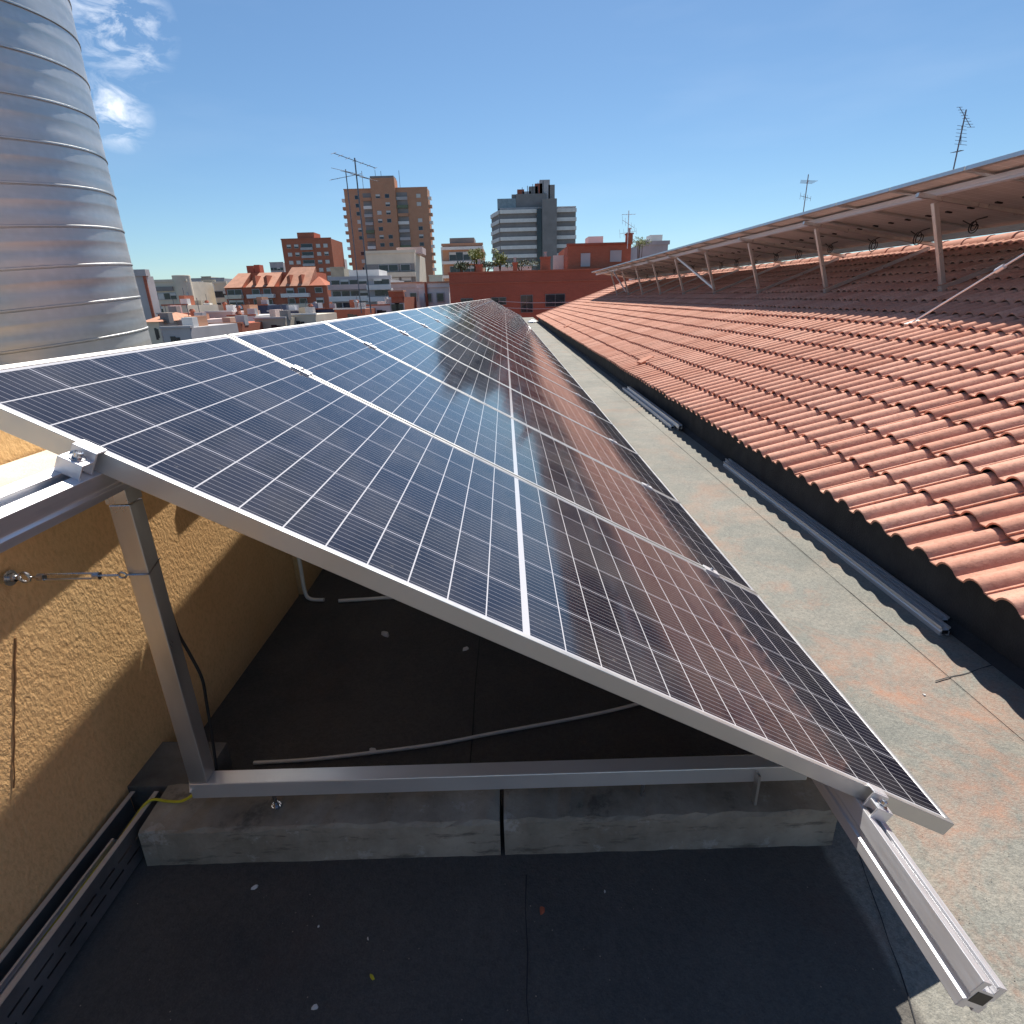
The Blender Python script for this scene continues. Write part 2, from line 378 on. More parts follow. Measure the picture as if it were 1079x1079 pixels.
MB().box((-2.15, 1.475, .602), (-1.84, 37, .65)).build('coping', M['coping'], far, bevel=.004)
bk = thing('back_parapet', (-2.4, 0, .2), 'ochre rendered upstand rising behind the pale stone coping', 'wall')
MB().box((-2.42, -5, -.42), (-2.175, 1.0, .86)).build('wall_body', M['stucco'], bk)
MB().tube([(-2.17, .45, .80), (-2.135, .45, .80)], .006, 8).build('nail', M['bolt'], bk)

# ------------------------------------------------------------------ solar panels
def make_panel(label, cat='solar panel', group='blue solar panels of the low row'):
    r = thing('solar_panel', (0, 0, 0), label, cat, group, world=False)
    f = MB(); e = .011; h_ = -.035
    def fr(x0, y0, x1, y1): f.box((x0, y0, h_), (x1, y1, 0))
    fr(-PL, 0, 0, e); fr(-PL, PW-e, 0, PW); fr(-PL, e, -PL+e, PW-e); fr(-e, e, 0, PW-e)
    # inward return flange of the frame
    for a in ((-PL+e, e, -e, .03), (-PL+e, PW-.03, -e, PW-e), (-PL+e, .03, -PL+.035, PW-.03), (-.035, .03, -e, PW-.03)):
        f.box((a[0], a[1], h_), (a[2], a[3], h_+.002))
    f.build('frame', M['frame'], r, bevel=.0012)
    MB().box((-PL+e, e, -.007), (-e, PW-e, -.0018)).build('cell_glass', M['cells'], r)
    MB().box((-PL+e, e, -.0095), (-e, PW-e, -.0072)).build('backsheet', M['back'], r)
    for k in (-.32, 0, .32):
        MB().box((-PL/2-.03, PW/2+k-.018, -.024), (-PL/2+.03, PW/2+k+.018, -.0097)).build('junction_box', M['black'], r, bevel=.003)
    return r
NP = 35
p0 = make_panel('nearest solar panel, its whole front edge and the concrete kerb below in view')
p0.rotation_euler.y = T; p0.location = (.008, 0, .0)
panels = [p0]
for k in range(1, NP):
    c = copy_tree(p0); c.location = (.008, k*1.0, 0)
    if k == NP-1: c['label'] = 'farthest solar panel, the one at the far end of the low blue row'
    else: c['label'] = ORD[k]+' solar panel counted from the near end of the low blue row'
    panels.append(c)
RM = Matrix.Rotation(T, 4, 'Y'); RM.translation = (.008, 0, 0)      # panel frame -> world

def rail_outline(cx, w_=.048, top=-.0355, h_=.062):
    """slotted mounting-rail section (closed outline in panel-local x,z)"""
    x0, x1 = cx-w_/2, cx+w_/2; z0, z1 = top-h_, top
    return [(x0, z0), (x0, z0+.018), (x0+.005, z0+.021), (x0+.005, z0+.029), (x0, z0+.032), (x0, z1), (cx-.007, z1), (cx-.007, z1-.006), (cx-.012, z1-.006),
            (cx-.012, z1-.017), (cx+.012, z1-.017), (cx+.012, z1-.006), (cx+.007, z1-.006), (cx+.007, z1), (x1, z1), (x1, z0+.032), (x1-.005, z0+.029), (x1-.005, z0+.021),
            (x1, z0+.018), (x1, z0), (cx+.008, z0), (cx+.008, z0+.006), (cx-.008, z0+.006), (cx-.008, z0)]
def rail(cx, y0, y1, label, group, M4, loc, top=-.0355):
    r = thing('mounting_rail', loc, label, 'mounting rail', group)
    MB().prism(rail_outline(cx, top=top), y0, y1, M4).build('profile', M['alu'], r, bevel=.0008)
    ins = MB(); ins.box((cx-.015, y0-.0005, top-.045), (cx+.015, y0+.0006, top-.022), M4)
    ins.build('hollow_end', M['black'], r)
    return r
rail(-.212, -.335, 36.2, 'slotted aluminium rail under the low edge, its end jutting out at the lower right', 'rails under the low blue row', RM, (-.2, -.3, 0))
rail(-1.782, -1.35, 36.2, 'slotted aluminium rail under the high edge, jutting out past the clamp at the left', 'rails under the low blue row', RM, (-1.6, -1.3, .8))

# clamps
def end_clamp(cx, yy, label, M4, sgn=-1):
    loc = M4 @ Vector((cx, yy, 0)); r = thing('end_clamp', loc, label, 'panel clamp', 'end clamps of the low row')
    c = MB()
    c.box((cx-.019, yy-.017, -.034), (cx+.019, yy-.013, .0035), M4)      # far web against the frame
    c.box((cx-.019, yy-.013, .0006), (cx+.019, yy+.009, .0040), M4)         # lip over the frame
    c.box((cx-.019, yy-.040, -.014), (cx+.019, yy-.0172, -.010), M4)     # shelf
    c.box((cx-.019, yy-.044, -.036), (cx+.019, yy-.0402, -.010), M4)     # near web
    c.build('bracket', M['alu'], r, bevel=.0012)
    b = MB(); ctr = M4 @ Vector((cx, yy-.029, -.010)); ax = M4.to_3x3() @ Vector((0, 0, 1))
    b.lathe([(.0105, 0), (.0105, .002), (.0065, .0021), (.0065, .011), (.0045, .012), (.0035, .0075), (.0001, .0075)], ctr, 18, ax)
    b.build('bolt', M['bolt'], r, smooth=True); return r
end_clamp(-.212, 0, 'end clamp and bolt gripping the frame over the lower right rail', RM)
end_clamp(-1.782, 0, 'end clamp and bolt gripping the frame over the upper left rail', RM)
def mid_clamp():
    r = thing('mid_clamp', (0, 0, 0), 'x', 'panel clamp', 'mid clamps between the panels of the low row', world=False)
    MB().box((-.03, -.019, .0006), (.03, .019, .0042)).build('plate', M['alu'], r, bevel=.001)
    MB().lathe([(.0065, .0045), (.0065, .010), (.004, .011), (.0035, .007), (.0001, .007)], (0, 0, 0), 14).build('bolt', M['bolt'], r)
    return r
mc = None
for k in range(1, NP):
    for cx, nm in ((-1.782, 'upper'), (-.212, 'lower')):
        if mc is None: mc = mid_clamp(); c = mc
        else: c = copy_tree(mc)
        c.rotation_euler.y = T; c.location = RM @ Vector((cx, k-.0075, 0))
        c['label'] = ('small clamp on the %s rail in the %s seam between the low row panels' % (nm, 'nearest' if k == 1 else ORD[k-1]))

# support triangles of the low row + their concrete kerb blocks
def tri_support():
    r = thing('support_frame', (0, 0, 0), 'x', 'support frame', 'triangular supports under the low row', world=False)
    # measured at y .17..21
    MB().box((-1.683, .172, -.0005), (-1.641, .214, .700)).build('post', M['steel'], r, bevel=.002)
    bb = MB(); bb.box((-1.684, .170, -.046), (-.212, .212, -.002)); bb.build('base_beam', M['beam'], r, bevel=.002)
    inc = MB(); inc.box((-1.93, .173, -.130), (-.14, .209, -.089), RM); inc.build('sloping_beam', M['steel'], r, bevel=.002)
    pl = MB(); pl.box((-1.684, .168, .703), (-1.640, .2139, .745)); pl.build('gusset', M['steel'], r, bevel=.001)
    b = MB(); b.lathe([(.012, 0), (.012, .004), (.007, .0041), (.007, .012), (.0001, .012)], (-1.50, .19, -.099), 12)
    b.tube([(-1.50, .19, -.09), (-1.50, .19, -.047)], .005, 8); b.tube([(-.6, .19, -.099), (-.6, .19, -.047)], .005, 8)
    b.build('bolt', M['bolt'], r)
    b = MB(); b.box((-.34, .150, -.0985), (-.334, .169, -.01)); b.build('bracket', M['steel'], r)
    return r
def block(x0, x1, label, lean=0):
    r = thing('concrete_block', ((x0+x1)/2, .15, G0), label, 'concrete block', 'concrete kerb blocks under the low row')
    n = 26; vs = []
    prof = [(.124, G0), (.127, -.108), (.134, -.100), (.262, -.096), (.270, G0)]
    for i in range(n+1):
        x = x0+(x1-x0)*i/n
        for j, (yy, zz) in enumerate(prof):
            jt = .0035 if 0 < j < 4 else .001
            vs.append((x+lean*(yy), yy+rnd.uniform(-jt, jt), zz+rnd.uniform(-jt, jt)))
    m_ = len(prof)
    fs = [(i*m_+j, (i+1)*m_+j, (i+1)*m_+j+1, i*m_+j+1) for i in range(n) for j in range(m_-1)]+[tuple(range(m_)), tuple(n*m_+j for j in range(m_-1, -1, -1))]
    b = MB(); b.add(vs, fs); o = b.build('kerb_body', M['concrete'], r); return r
s0 = tri_support(); s0['label'] = 'steel triangle frame nearest the camera, post by the ochre wall, beam on the concrete kerb'
b1 = block(-1.805, -.951, 'left half of the nearest concrete kerb, under the steel beam by the ochre wall')
b2 = block(-.941, -.150, 'right half of the nearest concrete kerb, ending beside the jutting lower rail')
sup_y = [2.3*k for k in range(1, 15)]
for k, yy in enumerate(sup_y):
    c = copy_tree(s0); c.location.y = yy; c['label'] = ORD[k+1]+' steel triangle frame from the camera, hidden in the dark under the panels'
    for bb_, nm in ((b1, 'left'), (b2, 'right')):
        c = copy_tree(bb_); c.location.y += yy; c['label'] = nm+' concrete kerb under the '+ORD[k+1]+' triangle frame beneath the panels'
sk = MB(); sk.prism([(-1.93, G0-.01), (-1.728, G0-.01), (-1.728, -.105), (-1.80, -.099), (-1.93, -.095)], .262, .42)
tag(sk.build('concrete_footing', mat('dark_mortar', (.15, .145, .13), .9, 0, .4, 9, bump=.5, bscale=70), base=(-1.82, .2, G0)), 'rough concrete footing where the kerb meets the ochre wall', 'footing')

# ------------------------------------------------------------------ cable tray by the wall
tr = thing('cable_tray', (-1.85, -.3, G0), 'open galvanised cable tray along the foot of the ochre wall', 'cable tray')
def tray_xf(y): return -1.0*0
TM = Matrix.Rotation(R(-2.0), 4, 'Z'); TM.translation = (-1.893, .250, G0+.006)
tb = MB()
tb.box((.0, -1.8, .035), (.070, 0, .0365), TM)
tb.box((-.0015, -1.8, 0), (0, -.01, .098), TM); tb.box((.070, -1.8, 0), (.0715, 0, .030), TM); tb.box((.070, -1.8, .036), (.0715, 0, .060), TM); tb.box((.070, -1.8, .066), (.0715, 0, .098), TM)
for i_ in range(30): tb.box((.070, -.03-i_*.06-.012, .030), (.0715, -.03-i_*.06, .036), TM); tb.box((.070, -.05-i_*.06-.012, .060), (.0715, -.05-i_*.06, .066), TM)
tb.build('tray_base', M['traym'], tr)
for x_ in (-.0015, .0600):
    MB().box((x_, -1.8, .0982), (x_+.0115, 0, .1000), TM).build('rim', M['alu'], tr)
rl = thing('loose_rail', (-1.83, -.3, G0), 'loose aluminium rail lying inside the open cable tray', 'mounting rail')
RMx = TM @ Matrix.Translation((.050, -.03, .119)) @ Matrix.Rotation(R(-.6), 4, 'Z')
MB().prism(rail_outline(0, .024, -.026, .032), -1.75, -.10, RMx).build('profile', M['alu'], rl)
cb = MB()
pts = [(-1.668, .225, -.048), (-1.69, .21, -.060), (-1.735, .205, -.088), (-1.775, .21, -.094), (-1.825, .215, -.095), (-1.842, .17, -.108), (-1.850, .10, -.118), (-1.862, .0, -.122), (-1.872, -.12, -.124), (-1.880, -.3, -.126), (-1.886, -1.3, -.130)]
def smooth_path(p, n=6):
    p = [Vector(q) for q in p]; out = []
    for i in range(len(p)-1):
        a, b, c_, d_ = p[max(i-1, 0)], p[i], p[i+1], p[min(i+2, len(p)-1)]
        for k in range(n):
            t = k/n; out.append(.5*((2*b)+(-a+c_)*t+(2*a-5*b+4*c_-d_)*t*t+(-a+3*b-3*c_+d_)*t**3))
    out.append(p[-1]); return out
cb.tube(smooth_path(pts), .0035, 8)
tag(cb.build('earth_cable', M['yellow'], base=(-1.8, -.2, G0), smooth=True), 'yellow and green earth cable running from the post foot down the cable tray', 'cable')
bc = MB(); bc.tube(smooth_path([(-1.652, .222, .46), (-1.650, .225, .38), (-1.640, .23, .32), (-1.630, .235, .25), (-1.634, .235, .18), (-1.638, .228, .08), (-1.645, .222, -.02)]), .0035, 8)
tag(bc.build('black_cable', M['black'], base=(-1.62, .23, 0), smooth=True), 'thin black cable hanging down behind the steel post', 'cable')
yc = MB(); yc.tube(smooth_path([(-1.692, .205, .14), (-1.694, .20, .06), (-1.694, .195, .0), (-1.68, .165, -.02)]), .003, 8)
tag(yc.build('pale_cable', M['white_pipe'], base=(-1.7, .19, 0), smooth=True), 'short pale cable end beside the left foot of the steel post', 'cable')

# turnbuckle and wire between wall and post
tw = thing('turnbuckle_wire', (-1.89, .143, .5586), 'galvanised turnbuckle and wire tying the steel post to the ochre wall', 'turnbuckle')
A_, B_ = Vector((-1.898, .150, .562)), Vector((-1.648, .165, .553)); AB = (B_-A_)
MB().lathe([(.016, 0), (.016, .003), (.009, .0031), (.009, .012), (.005, .013), (.005, .02), (.0001, .02)], A_-Vector((.004, 0, 0)), 16, (1, 0, 0)).build('wall_anchor', M['bolt'], tw)
ring = MB(); ring.tube([A_+Vector((.026+.010*math.cos(a), 0, .010*math.sin(a))) for a in [i*math.pi/8 for i in range(17)]], .003, 8); ring.build('eye_bolt', M['bolt'], tw, smooth=True)
bo = MB()
for s_ in (-1, 1): bo.tube([A_+AB*.22+Vector((0, 0, s_*.0055)), A_+AB*.62+Vector((0, 0, s_*.0055))], .0022, 8)
for t_ in (.20, .62): bo.lathe([(.0075, 0), (.0075, .012)], A_+AB*t_, 12, AB)
bo.build('turnbuckle_body', M['bolt'], tw)
hk = MB(); hk.tube([A_+AB*.13, A_+AB*.2], .0026, 8); hk.tube([A_+AB*.66, A_+AB*.82], .0026, 8)
hk.tube([A_+AB*.84+Vector((.008*math.cos(a), 0, .006*math.sin(a))) for a in [i*math.pi/6 for i in range(13)]], .0022, 8); hk.build('hook', M['bolt'], tw, smooth=True)
wr = MB(); wr.tube([A_+AB*.87, B_+Vector((.0, 0, 0)), B_+Vector((.006, .003, 0))], .0012, 6)
wr.tube([(-1.684, .1705, .552), (-1.640, .1705, .551)], .0013, 6); wr.tube([(-1.640, .1705, .551), (-1.6395, .215, .566)], .0013, 6)
wr.build('wire', M['bolt'], tw)

# white conduit, white wire on the floor
wp = MB(); wp.tube(smooth_path([(-1.848, 1.435, .10), (-1.845, 1.43, -.04), (-1.838, 1.415, -.16), (-1.815, 1.405, -.192), (-1.752, 1.399, -.195)], 8), .0085, 12)
tag(wp.build('white_conduit', M['white_pipe'], base=(-1.84, 1.42, G0), smooth=True), 'white conduit running down the wall corner and bending onto the floor', 'pipe')
wp = MB(); wp.tube([(-1.684, 1.387, -.196), (-1.56, 1.396, -.196), (-1.40, 1.41, -.196), (-1.1, 1.44, -.196)], .008, 12)
tag(wp.build('white_conduit', M['white_pipe'], base=(-1.5, 1.4, G0), smooth=True), 'white conduit length lying on the dark floor under the panels', 'pipe')
ww = MB(); ww.tube(smooth_path([(-1.675, .437, -.197), (-1.52, .443, -.197), (-1.369, .458, -.196), (-1.15, .490, -.197), (-.976, .528, -.196), (-.72, .585, -.197), (-.519, .639, -.196), (-.2, .75, -.197)]), .0055, 10)
tag(ww.build('white_cable', M['white_pipe'], base=(-1, .5, G0), smooth=True), 'white cable lying across the dark floor behind the steel beam', 'cable')
for xx, yy in ((-.965, .531), (-1.04, .516)):
    MB().lathe([(.0068, -.004), (.0068, .004)], (xx, yy, -.1965), 10, (.97, .2, 0)).build('tape', M['black'], bpy.data.objects['white_cable'])
# little litter
def scrap(x, y, s, label, m_='paper', cat='litter', name='paper_scrap', h_=.006):
    n = 7; b = MB(); pr = [(s*rnd.uniform(.5, 1)*math.cos(2*math.pi*k/n), s*.6*rnd.uniform(.5, 1)*math.sin(2*math.pi*k/n)) for k in range(n)]
    a = rnd.uniform(0, 3); pr = [(px*math.cos(a)-py*math.sin(a), px*math.sin(a)+py*math.cos(a)) for px, py in pr]
    vs = [(x+p[0], y+p[1], G0+.0005) for p in pr]+[(x+p[0]*.8, y+p[1]*.8, G0+h_*rnd.uniform(.6, 1)) for p in pr]
    fs = [tuple(range(n-1, -1, -1)), tuple(range(n, 2*n))]+[(k, (k+1) % n, (k+1) % n+n, k+n) for k in range(n)]
    tag(b.add(vs, fs).build(name, M[m_], base=(x, y, G0)), label, cat, 'litter on the flat roof')
scrap(-1.423, 1.112, .028, 'crumpled white paper scrap on the dark floor near the wall corner', h_=.018)
scrap(-1.09, .995, .024, 'flat grey white scrap on the dark floor right of the crumpled one')
scrap(-1.335, .475, .022, 'pale scrap beside the white cable behind the steel beam', h_=.012)
scrap(-1.305, -.184, .011, 'larger white chip on the dark floor near the bottom of the photo')
scrap(-1.207, -.135, .009, 'small yellow chip on the dark foreground floor', 'yellow', name='yellow_chip')
scrap(-.86, -.013, .012, 'small red chip on the dark foreground floor by the seam', 'redbit', name='brick_chip')
scrap(-1.231, -.062, .004, 'tiny white speck above the yellow chip in the foreground')
scrap(-1.344, -.033, .003, 'tiny white speck left of the others on the foreground floor')
scrap(-.716, .025, .004, 'tiny white speck on the foreground floor near the kerb')
scrap(.44, .653, .007, 'small pale chip on the sunlit membrane seam at the right', name='stone_chip')
scrap(-1.52, .06, .010, 'thin pale sliver on the dark floor in front of the left kerb', name='metal_sliver')
grit = MB()
for i in range(420):
    x, y = (rnd.uniform(-1.8, .8), rnd.uniform(-.6, .06)) if i < 200 else (rnd.uniform(-.1, .8), rnd.uniform(-.2, 5))
    s = rnd.uniform(.0008, .0018); grit.add([(x-s, y, G0+.004), (x, y-s, G0+.004), (x+s, y, G0+.004), (x, y+s, G0+.004), (x, y, G0+.004+s*.8)], [(0, 1, 4), (1, 2, 4), (2, 3, 4), (3, 0, 4)])
tag(grit.build('grit', mat('grit_stone', (.30, .25, .2), .9, 0, .4, 20)), 'fine mortar grit scattered over the flat roof membrane', 'grit', kind='stuff')

# spare rails lying under the eave
def spare(x, y0, y1, z, label, rz=0.0, n=1):
    r = thing('spare_rail', (x, (y0+y1)/2, G0), label, 'mounting rail', 'spare rails lying under the eave')
    Mx = Matrix.Translation((x, y0, z)) @ Matrix.Rotation(rz, 4, 'Z')
    MB().prism(rail_outline(0, .036, .038, .038), 0, y1-y0, Mx).build('profile', M['alu'], r)
    e_ = MB(); e_.box((-.012, -.0006, .008), (.012, .0006, .024), Mx); e_.build('hollow_end', M['black'], r)
spare(.748, .99, 3.34, G0+.001, 'spare aluminium rail, outer one of the near pair on the sunlit side', R(-.2))
spare(.795, 1.06, 3.42, G0+.001, 'spare aluminium rail, inner one of the near pair nearer the dark upstand', R(-.1))
spare(.715, 4.66, 7.2, G0+.001, 'spare aluminium rail, outermost of the farther pile under the eave', R(-.3))
spare(.768, 4.60, 7.1, G0+.001, 'spare aluminium rail, middle of the farther pile under the eave', R(-.25))
spare(.742, 4.50, 7.0, G0+.0395, 'spare aluminium rail lying on top of the farther pile under the eave', R(-.3))

# ------------------------------------------------------------------ tiled roof
TAU = R(18.5); NC = 16; CL = .295; TW = .28; EX, EZ = .735, .030
Y0R, Y1R = -3.08, 30.24; NT = int(round((Y1R-Y0R)/TW))
roof = thing('tiled_roof', (3, 14, G0), 'terracotta tiled roof sloping down to the flat roof at the right', 'roof')
ct, st_ = math.cos(TAU), math.sin(TAU)
prof = []
for j in range(17):
    t = j/16*2        # two rolls per tile
    q = t % 1.0 if t < 2 else 1.0
    if q < .70: hh = math.sin(math.pi*q/.70)**.6*.036
    else: hh = -.002*math.sin(math.pi*(q-.7)/.3)
    prof.append((j/16*TW*.985, hh))
def tile_mesh():
    vs, fs, tv = [], [], []
    P = len(prof)
    for c in range(NC):
        cj = rnd.uniform(-.003, .003)
        for k in range(NT):
            y0 = Y0R+k*TW; dx = rnd.uniform(-.008, .008)+cj; dz = rnd.uniform(-.002, .0035); tw_ = rnd.uniform(-.0022, .0022)
            s0_, s1_ = c*CL+dx, (c+1)*CL+.03; o = len(vs); val = rnd.random()
            for row in range(4):
                s_ = s0_ if row < 3 else s1_; n_ = (.031 if row == 2 else .0295 if row == 1 else .021) if row < 3 else .002
                if row == 1: s_ = s0_-.0022
                if row == 0: s_ = s0_+.001
                for j, (py, pz) in enumerate(prof):
                    nn = n_+dz+(tw_*j/8)+pz*(1 if row else .95)
                    ii = .006 if j == 0 else (.0 if j < P-1 else -.004)
                    vs.append((EX+s_*ct-nn*st_, y0+py, EZ+s_*st_+nn*ct+ii*0))
            for row in range(3):
                for j in range(P-1): fs.append((o+row*P+j, o+row*P+j+1, o+(row+1)*P+j+1, o+(row+1)*P+j)); tv.append(val)
            # raised interlock edge of the tile
            o2 = len(vs)
            for s_, n_ in ((s0_-.001, .0290), (s1_, .002)):
                for py, pz in ((-.004, .0), (-.004, .0085), (.005, .0085), (.009, .002)):
                    nn = n_+dz+pz; vs.append((EX+s_*ct-nn*st_, y0+py, EZ+s_*st_+nn*ct))
            for j in range(3): fs.append((o2+j, o2+j+1, o2+4+j+1, o2+4+j)); tv.append(val)
            fs.append((o2, o2+3, o2+2, o2+1)); tv.append(val)
    me = bpy.data.meshes.new('tiles'); me.from_pydata(vs, [], fs); me.materials.append(M['tile'])
    a = me.attributes.new('tile', 'FLOAT', 'FACE'); a.data.foreach_set('value', tv)
    for p in me.polygons: p.use_smooth = True
    me.set_sharp_from_angle(angle=R(35)); me.update(); return me
tm = tile_mesh()
to = bpy.data.objects.new('tiles', tm); col.objects.link(to); to.parent = roof; to.location = -Vector(roof['_base'])
RX = EX+NC*CL*ct; RZ = EZ+NC*CL*st_
tb2 = bpy.data.objects.new('tiles', tm); col.objects.link(tb2); tb2.parent = roof
tb2.rotation_euler.z = math.pi; tb2.location = Vector((2*RX, Y0R+Y1R, 0))-Vector(roof['_base'])
rd = MB(); y = Y0R
while y < Y1R-.05:
    n = 9; r0, r1 = .085, .098; L_ = .40; vs = []
    j1, j2 = rnd.uniform(-.004, .004), rnd.uniform(-.004, .004)
    for yy, rr in ((y, r1), (y+L_+.03, r0), (y, r1-.016)):
        for k in range(n):
            a = math.pi*k/(n-1); vs.append((RX+j1-rr*1.15*math.cos(a), yy, RZ+.0+j2+rr*math.sin(a)))
    rd.add(vs, [(k, k+1, n+k+1, n+k) for k in range(n-1)]+[(2*n+k, 2*n+k+1, k+1, k) for k in range(n-1)]); y += L_
rdo = rd.build('ridge_tiles', M['tile'], roof, smooth=True)
vg = MB()
for ye in (Y1R, Y0R):
    s = 0
    while s < NC*CL:
        n = 7; vs = []
        for ss, rr in ((s-.01, .075), (s+CL+.02, .066)):
            for k in range(n):
                a = math.pi*k/(n-1); nn = .03+rr*.8*math.sin(a); vs.append((EX+ss*ct-nn*st_, ye-rr*math.cos(a), EZ+ss*st_+nn*ct))
        vg.add(vs, [(k, k+1, n+k+1, n+k) for k in range(n-1)]); s += CL
vg.build('verge_tiles', M['tile'], roof, smooth=True)
body = MB(); e1 = EX+.09
body.prism([(e1, G0-.1), (2*RX-e1, G0-.1), (2*RX-e1, EZ-.0+.02), (RX, RZ-.03), (e1, EZ-.0+.02)], Y0R+.05, Y1R-.02)
body.build('roof_body', M['bitumen'], roof)
cz = MB(); cz.prism([(e1-.003, G0), (e1-.003, G0+.03), (e1-.05, G0)], Y0R, Y1R); cz.build('upstand_fillet', M['bitumen'], roof)

# cracked tile and loose tile slips seen on the slope
for (u_, v_, lb) in ((598, 343, 'broken tile chip lying on the far end of the tiled slope'), (680, 379, 'small broken tile chip on the tiled slope by the eave')):
    dd = ray(u_, v_); nr = Vector((-st_, 0, ct)); E_ = Vector((EX, 0, EZ)); k_ = (.07-(CAM-E_).dot(nr))/dd.dot(nr); pp = CAM+dd*k_
    b = MB(); b.box((-.12, -.045, -.012), (.12, .045, .012), Matrix.Translation(pp) @ Matrix.Rotation(-TAU, 4, 'Y') @ Matrix.Rotation(.5, 4, 'Z') @ Matrix.Rotation(.3, 4, 'X'))
    tag(b.build('tile_chip', M['tile'], base=tuple(pp), bevel=.004), lb, 'tile chip')

# ------------------------------------------------------------------ array on the tiled roof
T2 = R(9.6); AX, AZ = 3.0, 1.985                         # high edge
M2 = Matrix.Rotation(T2, 4, 'Y'); low = Vector((AX+PL*math.cos(T2), 0, AZ-PL*math.sin(T2))); M2.translation = low
ys0, NA = 1.6, 25
for k in range(NA):
    c = copy_tree(p0); c.rotation_euler.y = T2; c.location = low+Vector((0, ys0+k*1.0, 0)); c['group'] = 'solar panels raised over the tiled roof'
    c['label'] = 'raised solar panel over the tiled roof, '+('at its far end' if k == NA-1 else ORD[k]+' from the near end')
    if k % 2 == 0 or k < 12:
        q = (random.Random(k)).uniform
        t = thing('cable_coil', low+Vector((-.55, ys0+k+.5, 0)), 'black cable loop hanging under the '+(ORD[k] if k else 'nearest')+' raised panel', 'cable', 'cable loops under the raised panels')
        b = MB(); cx_, cy2 = -.62+q(-.1, .1), ys0+k+.5
        rr = q(.05, .075); pts = [M2 @ Vector((cx_, cy2-.15, -.03))]+[M2 @ Vector((cx_+rr*.3*math.cos(a*.5), cy2+rr*math.sin(a), -.035-rr+rr*math.cos(a)-.004*a)) for a in [i*.4 for i in range(34)]]+[M2 @ Vector((cx_, cy2+.2, -.03))]
        b.tube(pts, .006, 6); b.build('loop', M['black'], t, smooth=True)
rail(-1.76, ys0-.3, ys0+NA+.2, 'upper aluminium rail on the post tops of the raised array', 'rails of the raised array', M2, (3.5, ys0, 1.9))
rail(-.25, ys0-.3, ys0+NA+.2, 'lower aluminium rail of the raised array, just above the ridge', 'rails of the raised array', M2, (5, ys0, 1.6))
def roofp(x, off=0): return Vector((x-off*st_, 0, EZ+(x-EX)*math.tan(TAU)+off*ct))
def sq_bar(b, A, B, w_=.042, h_=None):
    A, B = Vector(A), Vector(B); t = (B-A); L_ = t.length; t.normalize()
    yv = Vector((0, 1, 0)) if abs(t.y) < .9 else Vector((1, 0, 0)); n_ = t.cross(yv).normalized(); yv = n_.cross(t).normalized()
    M4 = Matrix((t, yv, n_)).transposed().to_4x4(); M4.translation = A; b.box((0, -w_/2, -w_/2), (L_, w_/2, w_/2), M4)
def roof_support():
    r = thing('roof_support', (0, 0, 0), 'x', 'support frame', 'supports of the raised array', world=False)
    top_l = M2 @ Vector((-1.76, 0, -.15)); foot = roofp(3.52, .11)
    b = MB(); sq_bar(b, foot, top_l, .045); b.build('post', M['steel'], r, bevel=.002)
    b = MB(); sq_bar(b, roofp(3.50, .07), M2 @ Vector((-.18, 0, -.16)), .04); b.build('base_beam', M['steel'], r, bevel=.002)
    b = MB(); b.box((-1.95, -.02, -.130), (-.08, .02, -.090), M2); b.build('sloping_beam', M['steel'], r, bevel=.002)
    b = MB(); b.box((-.03, -.03, 0), (.03, .03, .055), Matrix.Translation(roofp(3.52, .04)) @ Matrix.Rotation(-TAU, 4, 'Y')); b.build('foot_plate', M['steel'], r)
    return r
rs = roof_support(); ypos = [3.02+2.215*k for k in range(-0, 10)]
for k, yy in enumerate(ypos):
    c = rs if k == 0 else copy_tree(rs); c.location.y = yy
    c['label'] = ['support post of the raised array just beyond the right edge', 'nearest visible support post of the raised array, at the right'][k] if k < 2 else ORD[k-1]+' support post visible from the right under the raised array'
xb = MB(); sq_bar(xb, (3.28, ypos[5]-.05, 1.82), (3.50, ypos[4]+.05, 1.10), .042)
tag(xb.build('cross_brace', M['alu'], base=(3.7, 13.6, 1.1), bevel=.002), 'pale diagonal brace crossing between two posts of the raised array', 'brace')
xb = MB(); sq_bar(xb, (3.28, 22.6, 1.82), (3.50, 21.2, 1.10), .042)
tag(xb.build('cross_brace', M['alu'], base=(3.7, 24, 1.1), bevel=.002), 'small diagonal brace at the far end of the raised array', 'brace')
gr = thing('guy_rod', (2.72, 4.45, .72), 'thin steel guy rod rising from the tiles to the right edge', 'guy rod')
ga, gb = Vector((2.72, 4.44, .75)), Vector((3.83, 3.3, 1.34))
gdir = at_y(1054, 283, 3.62)                      # passes the turnbuckle
gb = ga+(gdir-ga)*1.7
b = MB(); b.tube([ga, gb], .007, 8); b.build('rod', M['alu'], gr, smooth=True)
b = MB(); b.tube([ga+(gdir-ga)*.96, ga+(gdir-ga)*1.04], .018, 10); b.build('turnbuckle', M['alu'], gr, smooth=True)
b = MB(); b.box((-.05, -.03, -.03), (.05, .03, .005), Matrix.Translation(ga) @ Matrix.Rotation(-TAU, 4, 'Y')); b.build('anchor', M['steel'], gr)

# vent cowl at the end of the gutter strip
vt = thing('roof_vent', (.28, 29, G0), 'small metal vent cowl at the far end of the flat roof strip', 'vent')
pv = at_y(561, 340, 29.0)
MB().lathe([(.10, -.32), (.10, .02)], (pv.x, 29, pv.z), 16).build('stack', M['alu'], vt, smooth=True)
MB().lathe([(.26, .02), (.24, .06), (.05, .14), (.001, .15)], (pv.x, 29, pv.z), 20).build('cap', M['alu'], vt, smooth=True)

